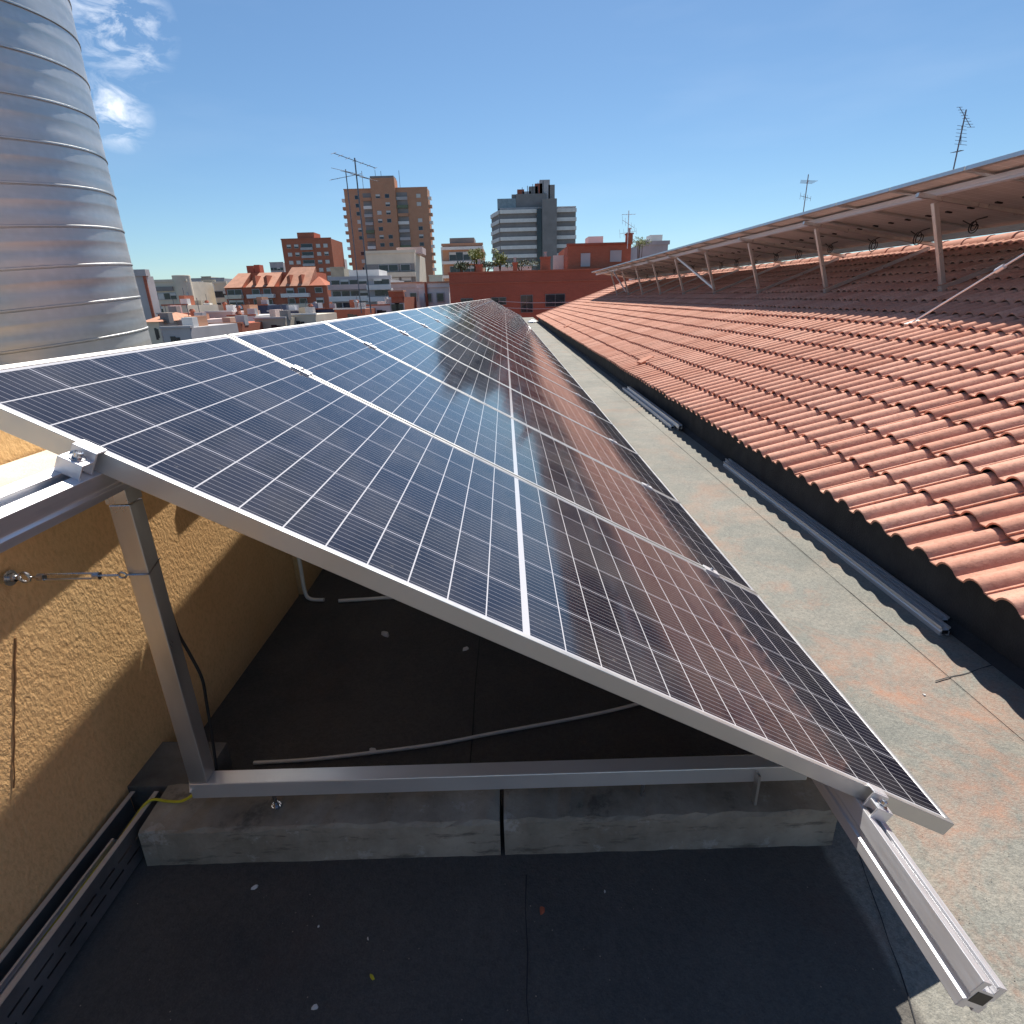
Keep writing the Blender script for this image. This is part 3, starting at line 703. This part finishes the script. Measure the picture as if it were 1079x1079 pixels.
# ------------------------------------------------------------------ galvanised duct
D_ = 3.05; az = R(-40.1); Rr = D_*.166; dc = Vector((CAM.x+D_*math.sin(az), CAM.y+D_*math.cos(az), 0))
du = thing('ventilation_duct', (dc.x, dc.y, -.42), 'huge galvanised spiral duct rising behind the wall at the left', 'duct')
pitch = .0402*D_; lat = Vector((math.cos(az), -math.sin(az), 0))
b = MB(); prf = []; z = -.42; n = 96
base_z = CAM.z-.0*pitch
rings = []
nz = 0; z0r = CAM.z-.003*D_-12*pitch
k = 0
while z0r+k*pitch < 4.2:
    zz = z0r+k*pitch
    for dz, dr in ((-.0045, 0), (-.0030, -.0035), (-.0012, -.0035), (0, .0030), (.0045, .0030), (.0060, 0), (pitch*.31, .0006), (pitch*.34, .0), (pitch*.61, .0), (pitch*.64, .0006), (pitch*.68, 0)): rings.append((zz+dz, dr))
    k += 1
slope = math.tan(R(5.2))
vs = []; dent = random.Random(3)
for zz, dr in rings:
    for j in range(n):
        a = 2*math.pi*j/n; p = Vector((math.cos(a), math.sin(a), 0))
        wv = .003*math.sin(a*3+zz*2.1)+.002*math.sin(a*7-zz*3.3)
        vs.append((dc.x+p.x*(Rr+dr+wv), dc.y+p.y*(Rr+dr+wv), zz+slope*Rr*p.dot(lat)))
fs = [(i*n+j, i*n+(j+1) % n, (i+1)*n+(j+1) % n, (i+1)*n+j) for i in range(len(rings)-1) for j in range(n)]
b.add(vs, fs); b.build('spiral_shell', M['duct'], du, smooth=True)

# ------------------------------------------------------------------ antennas
def yagi(b, c, axis, elem, n, L_, el, r=.008):
    axis, elem = Vector(axis).normalized(), Vector(elem).normalized()
    b.tube([c-axis*L_/2, c+axis*L_/2], r, 6)
    for k in range(n):
        p = c+axis*(L_*(k/(n-1)-.5)); e = el*(1-.25*k/(n-1)); b.tube([p-elem*e/2, p+elem*e/2], r*.7, 5)
def antenna(name, u_, v0, v1, y, label, spec, r=.03, mcol='steel'):
    p0_, p1_ = at_y(u_, v1, y), at_y(u_, v0, y); x_ = p0_.x
    t = thing(name, (x_, y, p0_.z), label, 'antenna')
    top = at_y(u_, v0, y); b = MB(); b.tube([(x_, y, p0_.z), (x_, y, top.z)], r, 8); b.build('mast', M[mcol], t)
    for (v_, ax, el, n, L_, e_) in spec:
        z_ = at_y(u_, v_, y).z; q = MB(); yagi(q, Vector((x_, y-.02, z_)), ax, el, n, L_, e_, r*.45); q.build('antenna_array', M[mcol], t)
antm = mat('dark_antenna_metal', (.17, .17, .19), .5, .6, .2, 5); M['ant'] = antm
antenna('rooftop_antenna', 391, 166, 330, 20, 'tall dark mast with two angled aerials in front of the brown tower',
        [(169, (1, .2, -.32), (.1, 1, .3), 7, 1.3, .5), (184, (.9, .1, -.28), (-.8, .5, .25), 4, .8, 1.1)], .022, 'ant')
antenna('rooftop_antenna', 381, 178, 330, 22, 'thin second aerial mast left of the tall dark mast',
        [(186, (1, .0, .15), (0, 1, .3), 5, 1.1, .4)], .018, 'ant')
antenna('rooftop_antenna', 661, 222, 262, 44, 'white television aerial above the red brick block',
        [(226, (1, 0, .0), (0, 1, 0), 4, .9, .5), (236, (1, 0, -.6), (0, .4, 1), 5, 1.0, .6), (245, (1, .3, .15), (0, .5, .8), 5, 1.3, .7)], .03, 'whitep')
antenna('rooftop_antenna', 843.5, 184, 245, 30, 'thin television aerial above the middle of the raised array',
        [(192, (.3, 1, 0), (1, -.2, -.1), 5, .8, .75), (208, (.9, .5, -.1), (.1, .2, 1), 4, .8, .3)], .022, 'greycore')
antenna('rooftop_antenna', 1000, 116, 200, 18, 'tall television aerial nearest the right edge, above the raised array',
        [(124, (0, .7, .7), (1, 0, 0), 8, .9, .22), (143, (.2, .5, .9), (1, 0, -.1), 6, .6, .36), (160, (.5, .5, .1), (1, 0, .2), 5, .6, .3)], .018, 'ant')

# ------------------------------------------------------------------ city
def zat(u_, v_, y): return at_y(u_, v_, y).z
def xat(u_, v_, y): return at_y(u_, v_, y).x
def winmesh(w_, h_, lit=0):
    """a window: frame, glass pane and a partly lowered blind; one mesh for small far windows"""
    key = ('win', round(w_, 2), round(h_, 2), lit)
    if key in WC: return WC[key]
    me = bpy.data.meshes.new('window')
    b = MB(); b.box((-w_/2-.08, -.12, -h_/2-.08), (w_/2+.08, .05, h_/2+.08))
    nf = len(b.f); b.box((-w_/2, -.14, -h_/2), (w_/2, -.122, h_/2)); ng = len(b.f)
    if lit: b.box((-w_/2, -.17, h_/2-h_*lit), (w_/2, -.142, h_/2))
    me.from_pydata([tuple(p) for p in b.v], [], b.f)
    for q in ('whitep', 'darkwin', 'blind'): me.materials.append(M[q])
    for i, p in enumerate(me.polygons): p.material_index = 0 if i < nf else 1 if i < ng else 2
    if True:
        me.materials[0] = M['greyw']
    WC[key] = me; return me
WC = {}
def put_windows(t, spots, w_, h_, lits=(0, 0, .35, .6, 1)):
    base = Vector(t['_base'])
    for p in spots:
        o = bpy.data.objects.new('window', winmesh(w_, h_, rnd.choice(lits))); col.objects.link(o); o.parent = t; o.location = Vector(p)-base
def building(name, label, u0, u1, vt_, y, m_, depth=14, base=-20, floors=0, cols=0, wsz=(1.3, 1.4), z_lo=-6, floor_h=3.0, lits=(0, 0, .35, .6, 1), skip=None, uref=None, roofm=None):
    zt = zat((u0+u1)/2, vt_, y); x0, x1 = xat(u0, vt_, y), xat(u1, vt_, y)
    t = thing(name, ((x0+x1)/2, y, base), label, 'building')
    MB().box((x0, y, base), (x1, y+depth, zt)).build('wall', M[m_], t)
    if floors:
        sp = []
        for i in range(floors):
            z_ = zt-1.9-i*floor_h
            if z_ < z_lo: break
            for j in range(cols):
                if skip and skip(i, j): continue
                sp.append((x0+(x1-x0)*(j+.5)/cols, y, z_))
        put_windows(t, sp, *wsz, lits)
    cp_ = MB(); cp_.box((x0-.15, y-.15, zt+.002), (x1+.15, y+.35, zt+.4)); cp_.build('parapet', M[roofm or m_], t)
    return t, x0, x1, zt
def band(t, x0, x1, y, z, h_, m_, name='balcony', out=.9):
    MB().box((x0, y-out, z), (x1, y-.004, z+h_)).build(name, M[m_], t)

# brown tower
YT = 300
t, x0, x1, zt = building('brown_tower', 'tall brown brick apartment tower with raised middle block and balcony strips', 362, 450, 199, YT, 'brick_b', 9, floors=0)
W_ = x1-x0; zc = zat(402, 188, YT)
MB().box((x0+W_*.33, YT-1.6, -20), (x0+W_*.62, YT+7, zc)).build('raised_block', M['brick_b'], t)
MB().box((x0+W_*.335, YT-1.4, zc), (x0+W_*.615, YT+6, zc+.8)).build('roof_edge', M['greycore'], t)
for i in range(14):
    z_ = zt-3.2-i*3.4
    for fx in (.15, .41, .52, .89):
        yy = YT-1.6 if .33 < fx < .62 else YT
        if (i+int(fx*100)) % 7 != 0: put_windows(t, [(x0+W_*fx, yy, z_)], 1.9, 1.5, (0, 0, .5, 1))
    for fx, wd in ((.27, .05), (.69, .065)):
        band(t, x0+W_*(fx-wd), x0+W_*(fx+wd), YT, z_-1.6, 1.3, ('whitep', 'greyw', 'brick_b', 'greyw', 'awning')[(i*3+int(fx*10)) % 5], out=.9)
    if i < 13:
        band(t, x0-1.6, x0-.01, YT+3, z_-1.6, 1.3, 'brick_b' if i % 3 else 'whitep', out=2.4); band(t, x1+.01, x1+1.6, YT+3, z_-1.6, 1.3, 'brick_b' if i % 3 else 'whitep', out=2.4)
for fx, wd in ((.27, .05), (.69, .065)): MB().box((x0+W_*(fx-wd), YT-.05, -10), (x0+W_*(fx+wd), YT-.01, zt-1.6)).build('glazing_strip', M['greycore'], t)
for u_ in (382, 396, 402, 421):
    xx = xat(u_, 190, YT+4); MB().tube([(xx, YT+4, zt), (xx, YT+4, zc+rnd.uniform(2.5, 5))], .11, 5).build('aerial', M['ant'], t)
# small red tower
YR = 260
t, x0, x1, zt = building('red_tower', 'red brick apartment tower left of the tall brown tower', 296, 348.5, 252, YR, 'brick_r', 18)
W_ = x1-x0
MB().box((x0+W_*.32, YR+1, zt), (x0+W_*.66, YR+10, zt+2.6)).build('lift_house', M['brick_r'], t)
for i in range(7):
    z_ = zt-2.6-i*3.05; put_windows(t, [(x0+W_*f, YR, z_) for f in (.14, .29, .73, .88)], 1.6, 1.3, (1, 1, .6))
    band(t, x0+W_*.38, x0+W_*.62, YR, z_-1.5, .9, 'greyw', out=1.1); put_windows(t, [(x0+W_*.5, YR, z_+.2)], 4.6, 1.2, (0,))
# white banded office block
YF = 240
t, x0, x1, zt = building('office_block', 'white and grey banded office block with dark stair core', 527, 606.5, 219.5, YF, 'greyw', 30)
W_ = x1-x0
c0, c1 = x0+W_*.55, x0+W_*.74
zk = zat(578, 211, YF); MB().box((c0, YF-4, -20), (c1, YF+12, zk)).build('stair_core', M['greycore'], t)
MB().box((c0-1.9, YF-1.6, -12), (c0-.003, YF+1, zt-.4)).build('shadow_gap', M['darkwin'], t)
xs_ = xat(518, 225, YF+14)
def facet(z0_, z1_, o_, mm, nm):
    b = MB(); A_ = [(x0-.05-o_, YF-o_), (x0-.05, YF+14), (xs_-o_, YF+14), (xs_-o_, YF+13)]
    b.add([(p[0], p[1], z0_) for p in A_]+[(p[0], p[1], z1_) for p in A_], [(0, 1, 2, 3), (7, 6, 5, 4), (0, 3, 7, 4), (3, 2, 6, 7), (2, 1, 5, 6), (1, 0, 4, 5)]); b.build(nm, M[mm], t)
facet(-20, zt, 0, 'greyw', 'side_wing')
for i in range(14):
    z_ = zt-1.6-i*3.05
    for a_, b_ in ((x0-.3, c0-1.95), (c1+.02, x1+.3)):
        MB().box((a_, YF-1.0, z_), (b_, YF-.01, z_+1.25)).build('white_band', M['whitep'], t)
        MB().box((a_+.2, YF-.25, z_-1.8), (b_-.2, YF-.02, z_-.002)).build('window_strip', M['greycore'], t)
    facet(z_, z_+1.25, .5, 'whitep', 'white_band'); facet(z_-1.8, z_-.002, .12, 'greycore', 'window_strip')
MB().box((x0-1, YF+2, zt+.41), (x0+6.0, YF+12, zt+3.8)).build('glass_penthouse', M['glassrail'], t)
MB().box((x0+6.1, YF+2, zt+.41), (c0+2, YF+14, zt+5.2)).build('plant_room', M['greycore'], t)
for k_, (fx, hh, ww_) in enumerate(((.20, 5.4, 1.2), (.28, 7.2, 1.3), (.36, 6.4, 1.6), (.45, 8.2, 1.7), (.52, 9.2, 1.4), (.60, 10.5, 1.9), (.69, 8.6, 1.2))):
    MB().box((x0+W_*fx-ww_, YF+3, zt+.4), (x0+W_*fx+ww_, YF+6, zt+.4+hh*.9)).build('rooftop_unit', M[('greycore', 'brick', 'greyw')[k_ % 3]], t)
for k_ in range(5):
    xx = x0+W_*(.3+.07*k_); MB().tube([(xx, YF+3, zt), (xx, YF+3, zt+7.5+k_*.5)], .12, 5).build('aerial', M['ant'], t)
# small brick and white block between tower and office
t, x0, x1, zt = building('corner_block', 'low grey and brick block with dark top floor between tower and office', 466, 508, 259, 105, 'brick_b', 14)
W_ = x1-x0
MB().box((x0+W_*.18, 106, zt), (x0+W_*.8, 112, zt+1.3)).build('penthouse', M['greycore'], t)
for i in range(4):
    z_ = zt-1.6-i*2.2; put_windows(t, [(x0+W_*f, 105, z_) for f in (.25, .42, .6, .78)], 1.1, 1.2, (0, 0, .3))
    MB().box((x0-.2, 104.4, z_+1.0), (x1+.2, 104.99, z_+1.45)).build('white_band', M['whitep'], t)
MB().box((x0-.3, 105.3, -20), (x0-.002, 118, zt-.3)).build('side_wall', M['greyw'], t)
# near red brick building with terrace
YB = 46
t = thing('brick_block', (0, YB, -20), 'near red brick building with terrace, chimneys and dark windows behind the panels', 'building')
xa, xb_, xc = xat(473, 290, YB), xat(640, 285, YB), xat(700, 285, YB)
zt = zat(540, 287, YB)
MB().box((xa, YB, -20), (xc+4, YB+12, zt)).build('wall', M['brick'], t)
MB().box((xa-.05, YB-.06, zt+.002), (xc+4, YB+.3, zt+.12)).build('parapet', M['brick_r'], t)
MB().box((xa-.02, YB-.05, zt-.75), (xc+4, YB-.003, zt-.68)).build('string_course', M['brick_r'], t)
zb_ = zat(632, 258, YB+1)
x5, x6 = xat(598, 270, YB+1), xat(665, 262, YB+1)
MB().box((x5, YB+1, zt+.003), (x6, YB+9, zb_)).build('upper_block', M['brick_r'], t)
MB().box((x5-.06, YB+.9, zb_+.002), (x6+.06, YB+1.3, zb_+.14)).build('upper_coping', M['brick'], t)
for (u0, v0, u1, v1, yy, mm, nm) in ((612, 267, 622, 281, YB+.98, 'greyw', 'shutter_door'), (643, 264, 655, 276, YB+.98, 'greyw', 'shutter_door')):
    MB().box((xat(u0, v0, yy), yy-.05, zat(u0, v1, yy)), (xat(u1, v0, yy), yy+.015, zat(u0, v0, yy))).build(nm, M[mm], t)
for (u0, v0, u1, v1) in ((518, 314, 533, 321), (549, 311.5, 561, 329), (575, 310.5, 595, 323), (486, 315, 498, 322)):
    xx0, xx1, z0_, z1_ = xat(u0, v0, YB), xat(u1, v0, YB), zat(u0, v1, YB), zat(u0, v0, YB)
    fo = MB(); fo.box((xx0-.04, YB-.05, z0_-.04), (xx1+.04, YB-.004, z1_+.04)); fw = fo.build('window', M['greycore'], t)
    pn = MB(); pn.box((xx0, YB-.07, z0_), ((xx0+xx1)/2-.02, YB-.052, z1_)); pn.box(((xx0+xx1)/2+.02, YB-.07, z0_), (xx1, YB-.052, z1_)); po = pn.build('pane', M['darkwin'], fw, base=t['_base'])
for (u0, u1, v0, nm) in ((570, 580, 272, 'chimney'), (540.5, 545, 278, 'chimney'), (501, 508, 280, 'chimney'), (661, 667, 247, 'chimney')):
    xx0, xx1 = xat(u0, v0, YB+.6), xat(u1, v0, YB+.6); z1_ = zat(u0, v0, YB+.6)
    zz0 = zt+.0 if u0 < 600 else zb_
    cb_ = MB(); cb_.box((xx0, YB+.6, zz0-.02), (xx1, YB+1.3, z1_)); cb_.box((xx0-.05, YB+.55, z1_+.002), (xx1+.05, YB+1.35, z1_+.1)); cb_.build(nm, M['brick_r'], t)
    MB().lathe([(.09, 0), (.09, .3), (.14, .31), (.14, .36)], ((xx0+xx1)/2, YB+.95, z1_+.1), 10).build('chimney_pot', M['greyw'], t)
MB().box((xat(620, 255, YB+3), YB+3, zb_), (xat(635.5, 255, YB+3), YB+5, zat(628, 249, YB+3))).build('lift_house', M['whitep'], t)
rlg = MB()
for u_ in range(586, 600, 3): pass
MB().box((xat(583, 280, YB+4), YB+4, zt), (xat(597, 280, YB+4), YB+4.2, zat(590, 269, YB+4))).build('terrace_screen', M['whitep'], t)
MB().box((xat(520, 282, YB+5), YB+5, zt), (xat(560, 282, YB+5), YB+5.2, zat(540, 281, YB+5))).build('terrace_screen', M['whitep'], t)
# gutter pipes / rails in front
for (v_, lb) in ((318.5, 'upper pale cable strung in front of the red brick building'), (325, 'lower pale cable strung in front of the red brick building')):
    b = MB(); b.tube([at_y(525, v_-1, 40), at_y(560, v_+.6, 40), at_y(600, v_, 40), at_y(640, v_-2, 40)], .022, 6)
    tag(b.build('overhead_cable', M['greyw'], base=tuple(at_y(560, v_, 40))), lb, 'cable')
# bushes on the terrace
def bush(u_, v_, y, sx, sz, label, m_='leaf_y', n=420, zb=None, ls=.09, name='terrace_shrub', cat='shrub'):
    c = at_y(u_, v_, y); zb = c.z-sz*1.3 if zb is None else zb
    t = thing(name, (c.x, y, zb), label, cat)
    q = random.Random(int(u_*7+v_)); b = MB(); lob = [(Vector((q.uniform(-.6, .6)*sx, q.uniform(-.5, .5)*sx, q.uniform(-.5, .6)*sz)), q.uniform(.35, .65)) for _ in range(9)]
    for _ in range(n):
        l, r = q.choice(lob); dvec = Vector((q.gauss(0, 1), q.gauss(0, 1), q.gauss(0, 1))).normalized()*r*q.uniform(.55, 1.05)
        p = c+l+Vector((dvec.x*sx, dvec.y*sx, dvec.z*sz)); a = Vector((q.gauss(0, 1), q.gauss(0, 1), q.gauss(0, 1))).normalized(); e = a.orthogonal().normalized(); s = ls*q.uniform(.6, 1.4)
        b.add([p-a*s, p+e*s*.45, p+a*s, p-e*s*.45], [(0, 1, 2, 3)])
    b.build('crown', M[m_], t)
    k = MB()
    for i in range(4): k.tube([(c.x+q.uniform(-.1, .1), y, zb), (c.x+q.uniform(-.3, .3)*sx, y+q.uniform(-.2, .2), c.z-.1*sz), (c.x+q.uniform(-.6, .6)*sx, y+q.uniform(-.3, .3), c.z+.3*sz)], [.05, .03, .012], 6)
    k.build('trunk', M['bark'], t)
bush(500, 271, YB+2, .95, .62, 'yellow green shrub on the brick terrace, the left one', n=600, zb=zt)
bush(526, 272, YB+2.5, .62, .62, 'yellow green shrub on the brick terrace, the right one', n=500, zb=zt)
bush(512, 280, YB+1.8, 1.1, .35, 'dark green potted foliage between the two yellow green shrubs', 'leaf_d', zb=zt)
bush(548, 279, YB+3, 1.5, .4, 'dark green hedge on the brick terrace right of the shrubs', 'leaf_d', zb=zt)
bush(486, 281, YB+2, .8, .35, 'dark green potted foliage at the left end of the brick terrace', 'leaf_d', zb=zt)

# cream terraced block and white balcony block in front of the tower
t, x0, x1, zt = building('cream_block', 'cream stepped apartment block with terraces in front of the brown tower', 385, 436.5, 267, 90, 'cream', 12)
W_ = x1-x0
for i in range(4):
    z_ = zt-2.2-i*1.75
    MB().box((x0-.4-i*.35, 89.95, z_-.3), (x1-.1, 89.995, z_+.8)).build('window_strip', M['greycore'], t)
    band(t, x0-.6-i*.5, x1+.1, 90, z_-1.0, .62, 'whitep' if i else 'cream', out=1.1)
    put_windows(t, [(x0+W_*f, 89.9, z_+.25) for f in (.35, .55, .8)], 1.3, .8, (0, .5, 0))
MB().box((x0+4.2, 92, zt), (x0+8, 96, zt+.9)).build('lift_house', M['pinkish'], t)
t, x0, x1, zt = building('white_block', 'low white balcony block left of the cream block', 347, 411, 295, 70, 'greyw', 10)
W_ = x1-x0
for i in range(4):
    z_ = zt-1.0-i*1.25
    band(t, x0-.1, x0+W_*.62, 70, z_, .55, 'whitep' if i % 2 else 'pinkish', out=.7); band(t, x0+W_*.64, x1+.3, 70, z_-.1, .5, 'whitep', out=1.3)
    put_windows(t, [(x0+W_*f, 70, z_+.8) for f in (.1, .25, .4, .55, .8, .92)], .9, .6, (0, .4, 0))
MB().box((x0+W_*.3, 71, zt), (x0+W_*.8, 76, zt+1.1)).build('penthouse', M['whitep'], t)
# mid fill between tower foot and near brick building
for (u0, u1, v_, y, mm, lb) in ((414, 444, 303, 62, 'pinkish', 'pale pink low house right of the white balcony block'), (441, 473, 303, 58, 'whitep', 'white low house touching the near red brick building'),
                                (348, 362, 283, 160, 'beige', 'beige wall showing between the red tower and brown tower'), (452, 466, 291, 200, 'cream', 'small distant pale block right of the brown tower foot'),
                                (412, 424, 313, 50, 'brick_r', 'small red brick stub in front of the pink house')):
    t, x0, x1, zt = building('low_house', lb, u0, u1, v_, y, mm, 8)
    if y < 100:
        W_ = x1-x0; put_windows(t, [(x0+W_*f, y, zt-.9) for f in (.3, .7)], .6, .7, (0, .4)); MB().box((x0-.15, y-.3, zt+.402), (x1+.15, y+1.2, zt+.52)).build('roof_edge', M['orange'], t)
    if u0 == 441: MB().tube([(x0+W_*.25, y-.2, -10), (x0+W_*.25, y-.2, zt+.5)], .12, 8).build('flue', M['brick_r'], t)

# orange-roofed apartment house
YO = 85
t = thing('gabled_block', (xat(290, 300, YO), YO, -20), 'red brick apartment house with orange mansard roofs and white balconies', 'building')
x0, x1 = xat(236, 300, YO), xat(344, 300, YO); ze = zat(290, 302, YO); zr = zat(290, 285, YO)
MB().box((x0, YO, -20), (x1, YO+12, ze)).build('wall', M['brick_r'], t)
MB().box((x0+1, YO+3, ze), (x1-3, YO+11, zr-.1)).build('roof_core', M['brick_r'], t)
U0 = [(237, 256), (260, 290), (296, 327), (327, 344)]
for i, (ua, ub) in enumerate(U0):
    a_, b_ = xat(ua, 302, YO), xat(ub, 302, YO); tp = zr+(.5 if i == 2 else -.1 if i < 3 else -.8)
    r_ = MB(); sl_ = .9
    if i < 3: r_.add([(a_, YO-.5, ze), (b_, YO-.5, ze), (b_+.2, YO+3, tp), (a_+sl_, YO+3, tp), (a_, YO+4, ze), (b_, YO+4, ze)], [(0, 1, 2, 3), (1, 5, 2), (0, 3, 4), (3, 2, 5, 4), (0, 4, 5, 1)])
    else: r_.add([(a_, YO-.5, ze), (b_, YO-.5, ze), ((a_+b_)/2-.5, YO+2.5, tp), (a_, YO+5, ze), (b_, YO+5, ze)], [(0, 1, 2), (1, 4, 2), (0, 2, 3), (3, 2, 4), (0, 3, 4, 1)])
    r_.build('mansard_roof', M['orange'] if i < 3 else M['brick_r'], t)
    nb = 1 if i in (0, 3) else 2
    for k in range(nb):
        f = (k+.75)/(nb+.5); dx_ = a_+(b_-a_)*f
        if i in (1, 2): d_ = MB(); d_.prism([(dx_-.22, ze+.3), (dx_+.22, ze+.3), (dx_+.22, ze+1.5), (dx_-.22, ze+1.2)], YO-.1, YO+3); d_.build('dormer', M['brick_r'], t)
    for j in range(3):
        z_ = ze-1.45-j*1.35
        if i < 3: band(t, a_+.1, b_-.15, YO, z_, .5, 'whitep' if (i+j) % 3 else 'cream', out=.9)
        put_windows(t, [(a_+(b_-a_)*f, YO, z_+.85) for f in ((.3, .7) if i < 3 else (.5,))], .9, .6, (0, 0, .4))
for (u_, v0, w_) in ((263, 280, 1.0), (270, 279, .8), (318, 281, .6)):
    xx = xat(u_, v0, YO+5); MB().box((xx-w_/2, YO+5, zr-.6), (xx+w_/2, YO+6.5, zat(u_, v0, YO+5))).build('chimney', M['brick'], t)

# beige blocks at left
t, x0, x1, zt = building('beige_block', 'beige apartment block with curved stair tower near the duct', 157, 196, 297, 110, 'cream', 10)
put_windows(t, [(x0+(x1-x0)*(j+.5)/6, 110, zt-2.4-i*2.2) for i in range(3) for j in range(6)], 1.0, 1.0, (0, .4, 1))
MB().box((x0-.2, 109.7, zt-1.5), (x0+(x1-x0)*.62, 109.99, zt-.8)).build('shaded_gallery', M['greycore'], t)
MB().lathe([(1.5, -20-zt), (1.5, 1.0), (1.45, 1.05)], (x1-1.2, 111.0, zt), 16).build('stair_tower', M['cream'], t, smooth=True)
for (u0, u1, v_, y, mm, lb) in ((199, 213, 299, 120, 'greyw', 'grey apartment block with small dark windows, behind the pink roofs'), (213, 226, 297, 128, 'beige', 'beige ribbed block left of the orange roofs'),
                                (225, 238, 299, 118, 'cream', 'dull cream block touching the orange roofed house')):
    t, x0, x1, zt = building('far_block', lb, u0, u1, v_, y, mm, 10)
    put_windows(t, [(x0+(x1-x0)*(j+.5)/3, y, zt-1.9-i*2.1) for i in range(4) for j in range(3)], .8, 1.1, (0, .4, 0))
t, x0, x1, zt = building('gable_wall', 'grey blank party wall directly beside the duct', 141, 153, 291, 40, 'greyw', .9)
MB().box((x1-.12, 39.9, -8), (x1+.05, 39.99, zt+.1)).build('edge_trim', M['brick'], t)
# distant skyline behind
for i, (u0, u1, v_, mm) in enumerate(((165, 190, 293, 'leaf_d'), (196, 212, 294, 'greyw'), (212, 222, 292, 'beige'), (222, 236, 293.5, 'greyw'), (284, 298, 277, 'greyw'), (452, 462, 297, 'beige'), (462, 470, 301, 'greyw'), (346, 358, 272, 'greyw'))):
    if mm == 'leaf_d': continue
    nm = ['', 'left end, above the grey block', 'in the middle, above the beige ribbed block', 'just left of the orange roofs', 'above the orange roofs beside the red tower', 'right of the brown tower foot', 'left of the corner block', 'between the two brick towers'][i]
    t, x0, x1, zt = building('skyline_block', 'hazy distant block on the skyline, '+nm, u0, u1, v_, 330, mm, 14)
    put_windows(t, [(x0+(x1-x0)*(j+.5)/4, 330, zt-3-i_*3) for i_ in range(3) for j in range(4)], 1.5, 1.3, (0, 0, .4))

# jumble of nearer rooftops, lower left
roofs = [(154, 167, 339, 34, 'cream', 'orange', 'small orange tiled house next to the duct'), (166, 180, 331, 38, 'brick', None, 'dark red wall behind the small orange tiled house'),
         (171, 196, 322, 44, 'cream', None, 'pale rendered cube with blank wall near the duct'), (195, 220, 326, 48, 'greyw', None, 'grey rooftop box right of the pale rendered cube'),
         (186, 208, 338, 36, 'pinkish', None, 'pink terrace wall with a dark doorway'), (217, 244, 329, 42, 'pinkish', None, 'pale pink rooftop box left of the dark blue one'),
         (213, 254, 342, 33, 'brick_r', None, 'low red brick wall just above the panel edge'), (240, 268, 333, 40, 'whitep', None, 'white low wall in front of the dark blue boxes'),
         (255, 281, 322, 52, 'navy', None, 'largest dark blue rooftop box, leftmost of three'), (282, 318, 328, 50, 'navy', None, 'long dark blue rooftop box, middle of three'),
         (321, 352, 326, 54, 'navy', None, 'dark blue rooftop box at the right of three'), (268, 300, 336, 36, 'beige', None, 'beige rooftop wall below the long dark blue box'),
         (300, 332, 332, 38, 'cream', None, 'cream rooftop wall below the right dark blue box'), (352, 384, 326, 46, 'brick_r', None, 'low reddish house below the white balcony block'),
         (382, 414, 322, 50, 'whitep', None, 'white low house below the white balcony block'), (170, 200, 346, 27, 'greyw', None, 'grey skylight roof just above the panel edge by the duct')]
for (u0, u1, v_, y, mm, rm, lb) in roofs:
    zt = zat((u0+u1)/2, v_, y); x0, x1 = xat(u0, v_, y), xat(u1, v_, y); t = thing('rooftop_house', ((x0+x1)/2, y, -20), lb, 'building')
    MB().box((x0, y, -20), (x1, y+5, zt)).build('wall', M[mm], t)
    if rm:
        r_ = MB(); r_.add([(x0-.2, y-.3, zt), (x1+.2, y-.3, zt), (x1+.2, y+5.2, zt), (x0-.2, y+5.2, zt), (x0+.2, y+2.5, zt+.45), (x1-.2, y+2.5, zt+.45)], [(0, 1, 5, 4), (2, 3, 4, 5), (1, 2, 5), (3, 0, 4), (3, 2, 1, 0)]); r_.build('roof', M['orange'], t)
    else: MB().box((x0-.06, y-.06, zt+.002), (x1+.06, y+.2, zt+.1)).build('parapet', M[rnd.choice(['greyw', 'brick_r', 'whitep'])], t)
    dw = (x1-x0)*.18; q = rnd.uniform(.2, .6)
    MB().box((x0+(x1-x0)*q, y-.03, zt-1.0), (x0+(x1-x0)*q+dw, y-.003, zt-.35)).build('door' if rnd.random() < .4 else 'window', M['darkwin'], t)
    hx = x0+(x1-x0)*rnd.uniform(.1, .55); hw = (x1-x0)*rnd.uniform(.15, .3)
    MB().box((hx, y+1.2, zt-.1), (hx+hw, y+2.6, zt+rnd.uniform(.3, .7))).build('roof_hut', M[rnd.choice(['pinkish', 'beige', 'greyw', 'brick_b', 'brick_r'])], t)
    hx = x0+(x1-x0)*rnd.uniform(.5, .8)
    MB().box((hx, y+.5, zt-.1), (hx+.5, y+1.0, zt+.45)).build('air_conditioner', M[rnd.choice(['whitep', 'greyw', 'greycore'])], t)
    MB().tube([(hx-.4, y+2, zt), (hx-.4, y+2, zt+rnd.uniform(.7, 1.3))], .02, 5).build('aerial', M['ant'], t)
    MB().box((x0+(x1-x0)*(q+.25)*.9, y-.03, zt-.9), (x0+(x1-x0)*(q+.25)*.9+dw*.7, y-.003, zt-.4)).build('window', M['darkwin'], t)
    if rnd.random() < .6: MB().lathe([(.12, 0), (.12, .5), (.2, .52), (.1, .66)], (x0+(x1-x0)*rnd.uniform(.2, .8), y+1, zt), 10).build('chimney', M[rnd.choice(['greyw', 'brick_r'])], t)
# building far right, behind the array
t, x0, x1, zt = building('right_block', 'pale block with green planting behind the far end of the raised array', 672, 704, 258, 70, 'greyw', 10)
MB().box((x0+1.6, 71, zt), (x0+3.0, 73, zt+1.1)).build('lift_house', M['whitep'], t)
bush(674, 257, 66, 1.1, .7, 'green bush at the left of the pale block behind the raised array', 'leaf_y', zb=-2)

for o in list(bpy.data.objects):
    if '_base' in o: del o['_base']
